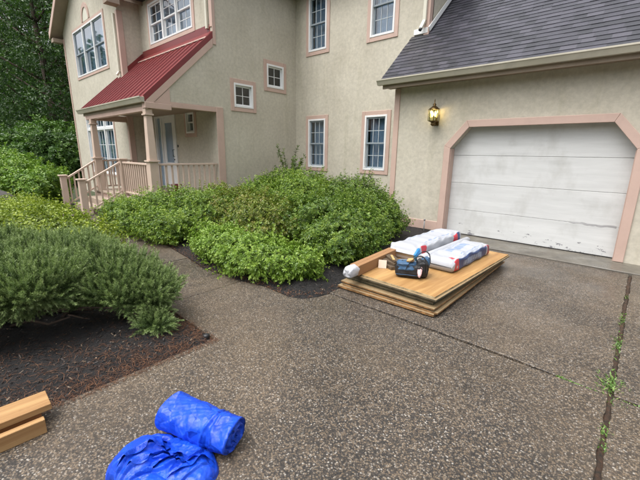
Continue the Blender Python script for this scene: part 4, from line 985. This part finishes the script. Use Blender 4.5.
stack = [('bottom orange edged plywood sheet of the stack, lying on the driveway', -1.975, 4.41, .61, 1.22, .026, 1.3, 'ply_old', 'e_orange'),
 ('second plywood sheet from the bottom, with tan edges', -1.925, 4.43, .60, 1.21, .018, .9, 'ply_old', 'e_orange'),
 ('third plywood sheet from the bottom of the stack', -1.985, 4.45, .585, 1.20, .016, .2, 'ply_old', 'e_dark'),
 ('fourth plywood sheet from the bottom, tan edge, jutting forward', -1.945, 4.43, .595, 1.215, .018, .4, 'ply_old', 'e_orange'),
 ('fifth plywood sheet from the bottom, greenish weathered edges', -1.95, 4.50, .575, 1.195, .018, -.8, 'ply_old', 'e_green'),
 ('sixth plywood sheet from the bottom, dark weathered edges', -1.93, 4.49, .57, 1.20, .018, -1.4, 'ply_old', 'e_dark'),
 ('fourth plywood sheet from the top, greenish weathered edges', -1.93, 4.44, .56, 1.15, .018, -.8, 'ply_old', 'e_green'),
 ('third plywood sheet from the top, dark grey edge', -1.91, 4.42, .575, 1.15, .018, -1.6, 'ply_old', 'e_dark'),
 ('second plywood sheet from the top, dark edged', -1.885, 4.40, .585, 1.15, .018, -1.8, 'ply_old', 'e_dark'),
 ('top plywood sheet of the stack, clean golden face with pale edge', -1.895, 4.41, .575, 1.13, .018, -2.2, 'ply_new', 'e_pale')]
for lab, cx, cy, hx, hy, t, rot, f_, e_ in stack:
    sheet(lab, cx, cy, hx, hy, z, t, rot, f_, e_); z += t + .0008
ZT = z

# long cardboard box with wrapped end
M['card'] = paint('brown_cardboard', (0.29, 0.155, 0.07), .75, .12, 5, .1, dirt=(0.24, 0.13, 0.06)); M['wrap'] = paint('white_plastic_wrap', (0.46, 0.47, 0.50), .3, .08, 12, .5, fine=30)
bx_b = (-2.37, 3.55, ZT); box_ = thing('long_carton', 'long brown cardboard box with white plastic wrapped end on the plywood', 'box', bx_b, rotz=R(4.5))
def lp2(n_, mb, m_, **k): return link(n_, mb.mesh(n_, m_, **k), box_)
q = MB().box(-.062, .062, -.34, .66, 0.001, .125); lp2('carton', q, M['card'], bevel=.004)
lp2('flap_seam', MB().box(-.004, .004, -.335, .655, .1252, .127), M['card'])
# wrapped end: rounded crumpled plug
nu, rings = 28, [(-.335, 1.0), (-.39, 1.04), (-.45, .98), (-.485, .86), (-.50, .6), (-.495, .3)]
V = []; F = []
for j, (yy, s_) in enumerate(rings):
    for i in range(nu):
        a = 2*math.pi*i/nu; cs, sn = math.cos(a), math.sin(a); rr_ = .066*s_*(1+.05*math.sin(a*5+j*1.7)+.03*math.sin(a*9+j))
        V.append((np.sign(cs)*abs(cs)**.7*rr_, yy+.008*math.sin(a*4+j), max(.002, .064+np.sign(sn)*abs(sn)**.7*rr_)))
for j in range(len(rings)-1):
    for i in range(nu): F.append((j*nu+i, j*nu+(i+1) % nu, (j+1)*nu+(i+1) % nu, (j+1)*nu+i))
mb = MB().add(V, F+[tuple((len(rings)-1)*nu+i for i in range(nu))]); lp2('wrapped_end', mb, M['wrap'], smooth=True)

# white paper bags ---------------------------------------------------
M['paper'] = paint('white_paper_bag', (0.37, 0.385, 0.42), .55, .08, 5, .5, fine=14); M['navy'] = paint('navy_print', (0.028, 0.055, 0.16), .5, .15, 8, .15)
M['redp'] = paint('red_print', (0.50, 0.035, 0.055), .5, .12, 8, .15); M['bluep'] = paint('blue_print', (0.03, 0.22, 0.52), .5, .12, 8, .15); M['greyp'] = paint('grey_print', (0.20, 0.27, 0.40), .5, .1, 8, .1)
M['maroon'] = paint('maroon_print', (0.24, 0.02, 0.035), .5, .12, 8, .15)
def bag(name, label, base, l, w_, h, rot, paintf, seed, tilt=0.0, sag=.06):
    nu, nv = 96, 72; r = np.random.default_rng(seed); V = []; F = []; Mi = []
    for i in range(nu+1):
        u = i/nu; e = min(u, 1-u)*l; cl = min(1, (e/.05))**.55 if e < .05 else 1.0
        for j in range(nv):
            a = 2*math.pi*j/nv; c, s = math.cos(a), math.sin(a)
            x = np.sign(c)*abs(c)**.30*w_/2*(.90+.10*cl); zz = np.sign(s)*abs(s)**.38*h/2*cl
            cr = .006*math.sin(u*17+a*2+seed)+.004*math.sin(u*41-a*5)+.004*math.sin(x*60+u*23)
            zz = zz*(1+.045*math.sin(u*5.2+seed)+.03*math.sin(u*11+seed)) + cr*(s > -.3); x += .006*math.sin(u*23+zz*30)
            V.append((x, (u-.5)*l, max(0.001, h/2+zz)))
    def cls(u, a):
        return paintf(u, (a/(2*math.pi)) % 1)
    for i in range(nu):
        for j in range(nv):
            F.append((i*nv+j, i*nv+(j+1) % nv, (i+1)*nv+(j+1) % nv, (i+1)*nv+j)); Mi.append(cls((i+.5)/nu, 2*math.pi*(j+.5)/nv))
    F += [tuple(range(nv)), tuple(nu*nv+j for j in range(nv))]; Mi += [0, 0]
    me = bpy.data.meshes.new(name); me.from_pydata(V, [], F)
    for k in ('paper', 'navy', 'redp', 'bluep', 'greyp', 'maroon'): me.materials.append(M[k])
    me.polygons.foreach_set('material_index', Mi); me.polygons.foreach_set('use_smooth', [True]*len(F))
    bm = bmesh.new(); bm.from_mesh(me); bmesh.ops.recalc_face_normals(bm, faces=bm.faces); bm.to_mesh(me); bm.free()
    o = link(name, me, None, base, (R(tilt), 0, R(rot))); return tag(o, label, 'bag', 'white bags on the plywood')
# angle v: 0 = right side (+X), .25 = top, .5 = left
def p2(u, v):
    side = v > .90 or v < .105
    if u > .955: return 5 if (v < .33 or v > .85) else 0
    if side:
        if u < .045: return 0
        if u < .15: return 2 if not (.085 < u < .11 and .985 < v) else 0
        if u > .86: return 0 if u < .90 else 5
        if (v > .965 or v < .008) and .26 < u < .74 and int(u*92) % 5 and (v > .99 or v < .978): return 4
        return 1
    if .82 < u and .08 < v < .13: return 2
    if .13 < v < .36:
        if .07 < u < .15 and .19 < v < .24: return 2
        if int(v*72) % 3 == 0 and .30 < u < .78 and int(u*96+v*40) % 7: return 4
    return 0
bag('paper_bag', 'white bag with navy side panel and red end, right side of the plywood', (-1.685, 4.69, ZT), 1.27, .38, .165, -1.5, p2, 5)
def p1(u, v):
    side = v > .90 or v < .105
    side = v > .88 or v < .12
    if side and u < .075: return 3
    if side and .10 < u < .20: return 2
    if side and .78 < u < .88: return 2
    if side and .88 < u < .935: return 1
    if .12 < v < .38 and int(v*72) % 4 == 0 and .22 < u < .8 and int(u*96+v*20) % 9 > 2: return 4
    return 0
bag('paper_bag', 'long white bag with blue and red end marks behind the black tote', (-2.25, 4.93, ZT+.0), 1.52, .42, .20, -1.0, p1, 9)
# white paper roll between the bags
rl = MB().tube([(0,-.78,.062),(.004,-.3,.062),(0,.3,.062),(.003,.72,.062)], .058, 24)
tag(link('paper_roll', rl.mesh('paper_roll', M['paper'], smooth=False, bevel=.003), None, (-1.965, 4.96, ZT+.003), (0, 0, R(-1.6))), 'white rolled paper tube lying between the two white bags', 'roll')
for p_ in bpy.data.objects['paper_roll'].data.polygons: p_.use_smooth = len(p_.vertices) == 4

def crease(Q, seed, k0=9, n_=8):
    r = np.random.default_rng(seed); o = np.zeros(len(Q))
    for i in range(n_):
        w_ = r.normal(size=3)*k0*(1+.45*i); o += (1-2*np.abs(np.sin(Q@w_+r.uniform(0, 6))))/(1+.55*i)
    return o/3
def crease_(Q, s): return crease(Q, 640+s, 22)
# tote ----------------------------------------------------------------
M['tote_black'] = paint('black_nylon', (0.010, 0.011, 0.013), .55, .3, 14, .5, fine=40); M['tote_blue'] = paint('blue_nylon', (0.030, 0.085, 0.17), .55, .35, 12, .5, fine=40)
tb = (-1.845, 3.66, ZT); tote = thing('tool_tote', 'black and blue soft tote bag with strap handles on the plywood', 'bag', tb, rotz=R(24))
def tp(n_, mb, m_, **k): return link(n_, mb.mesh(n_, m_, **k), tote)
V, F = blob((-.02, 0, .085), (.165, .115, .088), 501, 120, 64, .05, 4.5, -.083, .50); V[:, 0] *= 1-.25*np.clip(V[:, 2]-.08, 0, 1); V[:, 1] *= 1-.9*np.clip(V[:, 2]-.08, 0, 1)
V += nrm(V-np.array([-.02, 0, .085]))*(.007*crease_(V, 3))[:, None]; V[:, 2] = np.maximum(V[:, 2], .002)
link('body', np_mesh('body', V, F, M['tote_black'], smooth=True), tote)
# blue upper panels, piping, zip, pockets, strap handles
V, F = blob((-.055, -.012, .135), (.118, .098, .055), 503, 80, 40, .10, 4.5, -.05, .55); link('top_panel', np_mesh('top_panel', V, F, M['tote_blue'], smooth=True), tote)
V, F = blob((.115, .02, .105), (.075, .10, .105), 507, 60, 40, .16, 4.0, -.103, .65); link('side_pocket', np_mesh('side_pocket', V, F, M['tote_black'], smooth=True), tote)
V, F = blob((.15, .06, .165), (.05, .06, .065), 509, 50, 30, .25, 4.0, None, .7); link('side_flap', np_mesh('side_flap', V, F, M['tote_blue'], smooth=True), tote)
def web(pts, wd=.026, th=.005, m_='tote_black', up=(.2, 1, .1)):
    mb = MB(); pts = [Vector(q) for q in pts]; P_ = []
    for i in range(len(pts)-1):
        for s_ in range(6):
            u = s_/6; p0 = pts[max(i-1, 0)]; p1 = pts[i]; p2 = pts[i+1]; p3 = pts[min(i+2, len(pts)-1)]
            P_.append(.5*((2*p1)+(p2-p0)*u+(2*p0-5*p1+4*p2-p3)*u*u+(3*p1-p0-3*p2+p3)*u**3))
    P_.append(pts[-1]); U_ = Vector(up).normalized(); vs = []
    for i, q in enumerate(P_):
        d = (P_[min(i+1, len(P_)-1)]-P_[max(i-1, 0)]).normalized(); n2 = d.cross(U_).normalized(); w2 = U_
        vs += [q-w2*wd/2-n2*th/2, q+w2*wd/2-n2*th/2, q+w2*wd/2+n2*th/2, q-w2*wd/2+n2*th/2]
    fs = [(0, 1, 2, 3)]+[(i*4+k, i*4+(k+1) % 4, i*4+4+(k+1) % 4, i*4+4+k) for i in range(len(P_)-1) for k in range(4)]+[tuple(len(vs)-4+k for k in range(4))]
    mb.add(vs, fs); tp('handle', mb, M[m_])
web([(-.06,-.108,.10),(-.02,-.10,.19),(.06,-.075,.262),(.13,-.045,.25),(.165,-.055,.17),(.17,-.075,.08)])
web([(.02,.09,.15),(.07,.10,.245),(.13,.11,.285),(.185,.10,.255),(.205,.085,.16)], m_='tote_black')
web([(-.178,-.03,.03),(-.182,-.03,.10),(-.165,-.03,.165),(-.10,-.03,.192)], m_='tote_black', up=(0, 1, 0))
tp('zip', MB().tube([(-.15,.0,.188),(-.08,.005,.1925),(-.01,.0,.1915),(.05,-.005,.18)], .0045, 6), M['steel'], smooth=True)
tp('seam', MB().tube([(-.165,-.112,.045),(-.10,-.120,.048),(0,-.122,.05),(.08,-.118,.048)], .0035, 6), M['tote_blue'], smooth=True)
M['rag'] = paint('pink_rag', (0.62, 0.40, 0.40), .8, .35, 16, .4); M['tan'] = paint('tan_leather', (0.48, 0.30, 0.12), .7, .2, 10, .3)
V, F = blob((0, 0, 0), (.026, .088, .012), 511, 30, 18, .25, 3.5)
rg = link('rag', np_mesh('rag', V, F, M['rag'], smooth=True), None, (-1.715, 3.615, ZT+.115), (R(48), R(12), R(35))); tag(rg, 'pink and white rag hanging over the side of the tote bag', 'rag')
V, F = blob((0, 0, 0), (.045, .028, .024), 515, 24, 14, .2, 3)
tag(link('glove', np_mesh('glove', V, F, M['tan'], smooth=True), None, (-1.835, 3.60, ZT+.208), (0, R(-15), R(40))), 'tan leather glove lying on top of the tote bag', 'glove')

# scrap offcuts and a leaning card --------------------------------------
M['scrap'] = wood('dark_scrap_wood', (0.045, 0.032, 0.022), (0.14, 0.10, 0.06), 'y'); M['palecard'] = paint('pale_card', (0.55, 0.45, 0.36), .8, .08, 6, .1)
for lab, c_, sz, rot, m_ in [('lowest dark wood offcut beside the cardboard box', (-2.235, 3.83, ZT), (.085, .17, .042), 62, 'scrap'), ('dark wood offcut in the middle of the scrap pile beside the box', (-2.245, 3.84, ZT+.043), (.07, .16, .036), 74, 'scrap'),
                          ('topmost dark wood offcut by the end of the long white bag', (-2.215, 3.86, ZT+.080), (.05, .15, .028), 55, 'scrap'), ('short tan wood strip lying over the dark offcuts', (-2.20, 3.83, ZT+.109), (.014, .10, .014), 40, 'tan')]:
    mb = MB().box(-sz[0], sz[0], -sz[1], sz[1], 0, sz[2]); tag(link('wood_offcut', mb.mesh('wood_offcut', M[m_], bevel=.003), None, c_, (0, 0, R(rot))), lab, 'wood offcut', 'scraps on the plywood')
mb = MB().box(-.05, .05, -.002, .002, 0, .105); tag(link('card_piece', mb.mesh('card_piece', M['palecard']), None, (-2.245, 3.665, ZT+.001), (R(-24), 0, R(28))), 'square pale cardboard piece leaning on the dark wood offcuts', 'card')

# lumber at the lower left ----------------------------------------------
M['pine'] = wood('pine_lumber', (0.25, 0.125, 0.042), (0.48, 0.30, 0.13), 'y', .65, 5); M['pine_red'] = wood('reddish_lumber', (0.28, 0.11, 0.035), (0.42, 0.20, 0.075), 'y', .6, 7)
def end_grain():
    m, nt, bs = nodes('end_grain'); v = coords(nt, (1, .05, 1)); wv = N(nt, 'TexWave'); wv.wave_type = 'RINGS'; wv.rings_direction = 'Y'; wv.inputs['Scale'].default_value = 26; wv.inputs['Distortion'].default_value = 2.5; L(nt, v, wv.inputs[0])
    c = ramp(nt, wv.outputs['Fac'], [(0.2, (0.22, 0.105, 0.035)), (0.8, (0.44, 0.27, 0.115))]); L(nt, c, bs.inputs['Base Color']); bs.inputs['Roughness'].default_value = .8; bump(nt, bs, noise(nt, coords(nt), 120, 3), .4, .003); return m
M['end'] = end_grain()
def board(lab, x0, x1, y0, y1, z0, z1, m_, rot):
    cx, cy = (x0+x1)/2, y1; mb = MB().box(x0-cx, x1-cx, y0-cy, 0, 0, z1-z0); mb.m = [0, 0, 1, 0, 1, 0]
    tag(link('board', mb.mesh('board', [M[m_], M['end']], bevel=.0022), None, (cx, cy, z0), (0, 0, R(rot))), lab, 'board', 'lumber at the lower left')
board('light pine board on its edge, lowest in front of the lumber', -2.355, -2.315, -1.9, .235, .001, .090, 'pine', -1.5)
board('reddish lumber under the upper board at the lower left', -2.50, -2.41, -1.9, .235, .001, .090, 'pine_red', -1.5)
board('wide light pine board lying on top of the reddish lumber', -2.555, -2.385, -1.9, .285, .0915, .130, 'pine', -1.5)

# blue tarp --------------------------------------------------------------
M['tarp'] = tarp_mat()
tarp_b = (-1.62, .64, 0.0)
Vs, Fs, off = [], [], 0
# lower bundle: cloth lying in folds, with stepped layer edges and sharp creases
nx_, ny_ = 230, 190; gxs = np.linspace(-.32, .32, nx_); gys = np.linspace(-.26, .26, ny_); GX, GY = np.meshgrid(gxs, gys); gx_, gy_ = GX.ravel(), GY.ravel(); G3 = np.stack([gx_, gy_, 0*gx_], 1)
def dome(cx, cy, rx, ry, h, rot, n1=2.8, n2=.42):
    ca, sa = math.cos(R(rot)), math.sin(R(rot)); x_ = (gx_-cx)*ca+(gy_-cy)*sa; y_ = -(gx_-cx)*sa+(gy_-cy)*ca
    th = np.arctan2(y_/ry, x_/rx); rho = (np.abs(x_/rx)**2.5+np.abs(y_/ry)**2.5)**.4/(1+.05*np.sin(3*th+cx*20)+.03*np.sin(7*th))
    return h*np.clip(1-rho**n1, 0, 1)**n2
zt_ = np.maximum.reduce([dome(0, 0, .265, .185, .058, 0, 4, .35), dome(-.130, -.035, .125, .150, .108, 8), dome(.06, .03, .20, .155, .078, -6), dome(.03, -.13, .19, .075, .074, -12)])
wr = .010*np.sin(gx_*19+gy_*9)+.006*np.sin(gy_*37-gx_*11)
zs_ = np.zeros_like(gx_)
for (px_, py_, an, hh, x0_, x1_) in ((-.075, -.05, 64, .034, -.2, .10), (-.01, -.06, 48, .030, -.2, .08), (.065, -.05, 42, .026, -.2, .08), (-.03, .045, -26, -.030, -.12, .16), (.12, .02, 62, .022, -.10, .12), (.19, -.03, 55, .020, -.2, .1)):
    ca, sa = math.cos(R(an)), math.sin(R(an)); dd = -(gx_-px_)*sa+(gy_-py_)*ca+wr; tt = (gx_-px_)*ca+(gy_-py_)*sa
    win_ = np.clip((tt-x0_)/.03, 0, 1)*np.clip((x1_-tt)/.03, 0, 1)
    zs_ += hh*win_*np.where(dd > 0, np.exp(-dd/.075), 0)*np.clip(dd/.0045, 0, 1)
inside = np.clip(zt_/.03, 0, 1)
zt_ = zt_ + inside*(zs_ + .007*crease(G3, 641, 10)+.0035*crease(G3, 643, 26)+.0015*crease(G3, 645, 60)); zt_ = np.where(zt_ > .0005, zt_, 0)
ca, sa = math.cos(R(23)), math.sin(R(23)); Q = np.stack([gx_*ca-gy_*sa-1.580, gx_*sa+gy_*ca+.585, zt_+.002], 1)
F = np.array([(j*nx_+i, j*nx_+i+1, (j+1)*nx_+i+1, (j+1)*nx_+i) for j in range(ny_-1) for i in range(nx_-1)]); F = F[(zt_[F] > 0).any(1)]
us_ = np.unique(F); rm = np.full(len(Q), -1); rm[us_] = np.arange(len(us_)); Q = Q[us_]; F = rm[F]; Vs.append(Q); Fs.append(F); off += len(Q)
# loose upper layers whose lifted edges throw a dark line on the layer below
ZG = zt_.reshape(ny_, nx_)
def zat(x_, y_):
    fx = np.clip((x_+.32)/.64*(nx_-1), 0, nx_-1.001); fy = np.clip((y_+.26)/.52*(ny_-1), 0, ny_-1.001); ix, iy = fx.astype(int), fy.astype(int); ax_, ay_ = fx-ix, fy-iy
    return (ZG[iy, ix]*(1-ax_)+ZG[iy, ix+1]*ax_)*(1-ay_)+(ZG[iy+1, ix]*(1-ax_)+ZG[iy+1, ix+1]*ax_)*ay_
for (px_, py_, an, x0_, x1_, wd_, sd_) in ((-.060, -.02, 62, -.17, .13, .10, 1), (.005, -.03, 48, -.16, .12, .08, 2), (.085, -.02, 40, -.16, .13, .075, 3), (.00, .055, -22, -.14, .20, .07, 4), (.165, .00, 58, -.13, .12, .06, 5)):
    ca2, sa2 = math.cos(R(an)), math.sin(R(an)); na, nb = 90, 26; TT, DD = np.meshgrid(np.linspace(x0_, x1_, na), np.linspace(0, 1, nb)); TT, DD = TT.ravel(), DD.ravel()
    dd = DD*wd_+.010*np.sin(TT*33+sd_)*(1-DD)+.005*np.sin(TT*71+sd_*2)*(1-DD); ends = np.clip((TT-x0_)/.04, 0, 1)*np.clip((x1_-TT)/.04, 0, 1)
    lx_ = px_+TT*ca2-dd*sa2; ly_ = py_+TT*sa2+dd*ca2
    z_ = zat(lx_, ly_) - .003 - .016*DD - .008*(1-ends) + ends*(.022*np.exp(-DD*2.6)+.006*np.exp(-DD*9)*np.sin(TT*47+sd_)+.003*crease(np.stack([lx_, ly_, 0*lx_], 1), 660+sd_, 20))
    Q = np.stack([lx_*ca-ly_*sa-1.580, lx_*sa+ly_*ca+.585, np.maximum(z_, .001)+.002], 1)
    F = np.array([(j*na+i, j*na+i+1, (j+1)*na+i+1, (j+1)*na+i) for j in range(nb-1) for i in range(na-1)])+off; Vs.append(Q); Fs.append(F); off += len(Q)
# rolled part lying over its far side
a0 = np.array([-1.835, .750, .117]); a1 = np.array([-1.42, .905, .092]); ax = nrm((a1-a0)[None])[0]; sdv = np.array([-ax[1], ax[0], 0]); sdv /= np.linalg.norm(sdv); upv = np.cross(ax, sdv)
if upv[2] < 0: upv = -upv
nu, nt_ = 180, 110; rows_ = [(t_, 1.0) for t_ in np.linspace(0, 1, nt_)]
# left end: rounded fold; right end: spiral of layers
pre = [(-.085+.085*(1-math.cos(k*math.pi/2/8)) if False else -.055*math.cos(k*math.pi/2/9), math.sin(k*math.pi/2/9)) for k in range(9)]
post_ = [(1.0-.02*k*0, 1-k/11) for k in range(1, 11)]
allr = pre+rows_+post_; V = []
Lr = np.linalg.norm(a1-a0)
for ri, (t_, s_) in enumerate(allr):
    a = np.linspace(0, 2*math.pi, nu, endpoint=False); ph = a/(2*math.pi)
    rad = .104*(1-.10*t_)*(1+.05*np.sin(2*a+1+t_)+.03*np.sin(3*a+t_*5)+.012*np.sin(5*a+2))
    seam = .012*((ph*1.0+.18*t_+.1) % 1.0)
    bands = .006*(np.abs(((t_*Lr-.29+.015*np.sin(a*2))/.05)) < 1)*1.0 if t_ > .5 else 0
    ridge = .007*np.clip(1-np.abs(t_-.70-.03*np.sin(a+1))/.03, 0, 1)+.006*np.clip(1-np.abs(t_-.80+.025*np.sin(a*1.3))/.03, 0, 1)-.005*np.clip(1-np.abs(t_-.75)/.03, 0, 1)
    r_ = (rad+seam+ridge)*s_
    ent = 0.0
    if ri >= len(pre)+nt_: ent = .022*np.sin((s_*3.2+ph)*2*math.pi)-.006
    p = a0[None]+ax[None]*(t_*Lr+ent if np.ndim(ent) == 0 else (t_*Lr+ent)[:, None]) + sdv[None]*(np.cos(a)*r_*1.06)[:, None]+upv[None]*(np.sin(a)*r_*.92)[:, None]
    V.append(p)
V = np.concatenate(V); nrmv = nrm(V-(a0+np.outer((V-a0)@ax, ax))); V = V+nrmv*(.007*crease(V*np.array([1, 1, .6]), 611, 9)+.0035*crease(V, 612, 26)+.0012*crease(V, 615, 60))[:, None]; V[:, 2] = np.maximum(V[:, 2], .003)
m_ = len(allr); F = np.array([(j*nu+i, j*nu+(i+1) % nu, (j+1)*nu+(i+1) % nu, (j+1)*nu+i) for j in range(m_-1) for i in range(nu)])+off; Vs.append(V); Fs.append(F)
me = np_mesh('tarp', np.concatenate(Vs)-np.array(tarp_b), np.concatenate(Fs), M['tarp'], smooth=True)
tag(link('tarp', me, None, tarp_b), 'bright blue folded and rolled plastic tarp lying on the driveway', 'tarp')

# dark red pot on the porch
M['terra'] = paint('red_glaze', (0.16, 0.025, 0.02), .4, .2, 6, .1)
solo('flower_pot', MB().lathe((-9.75, 4.75, FZ), [(.085,0.001),(.13,.20),(.145,.21),(.145,.245),(.125,.245),(.11,.215)], 20), M['terra'], (-9.75, 4.75, FZ), 'dark red pot on the porch floor beside the front door', 'pot', smooth=True)
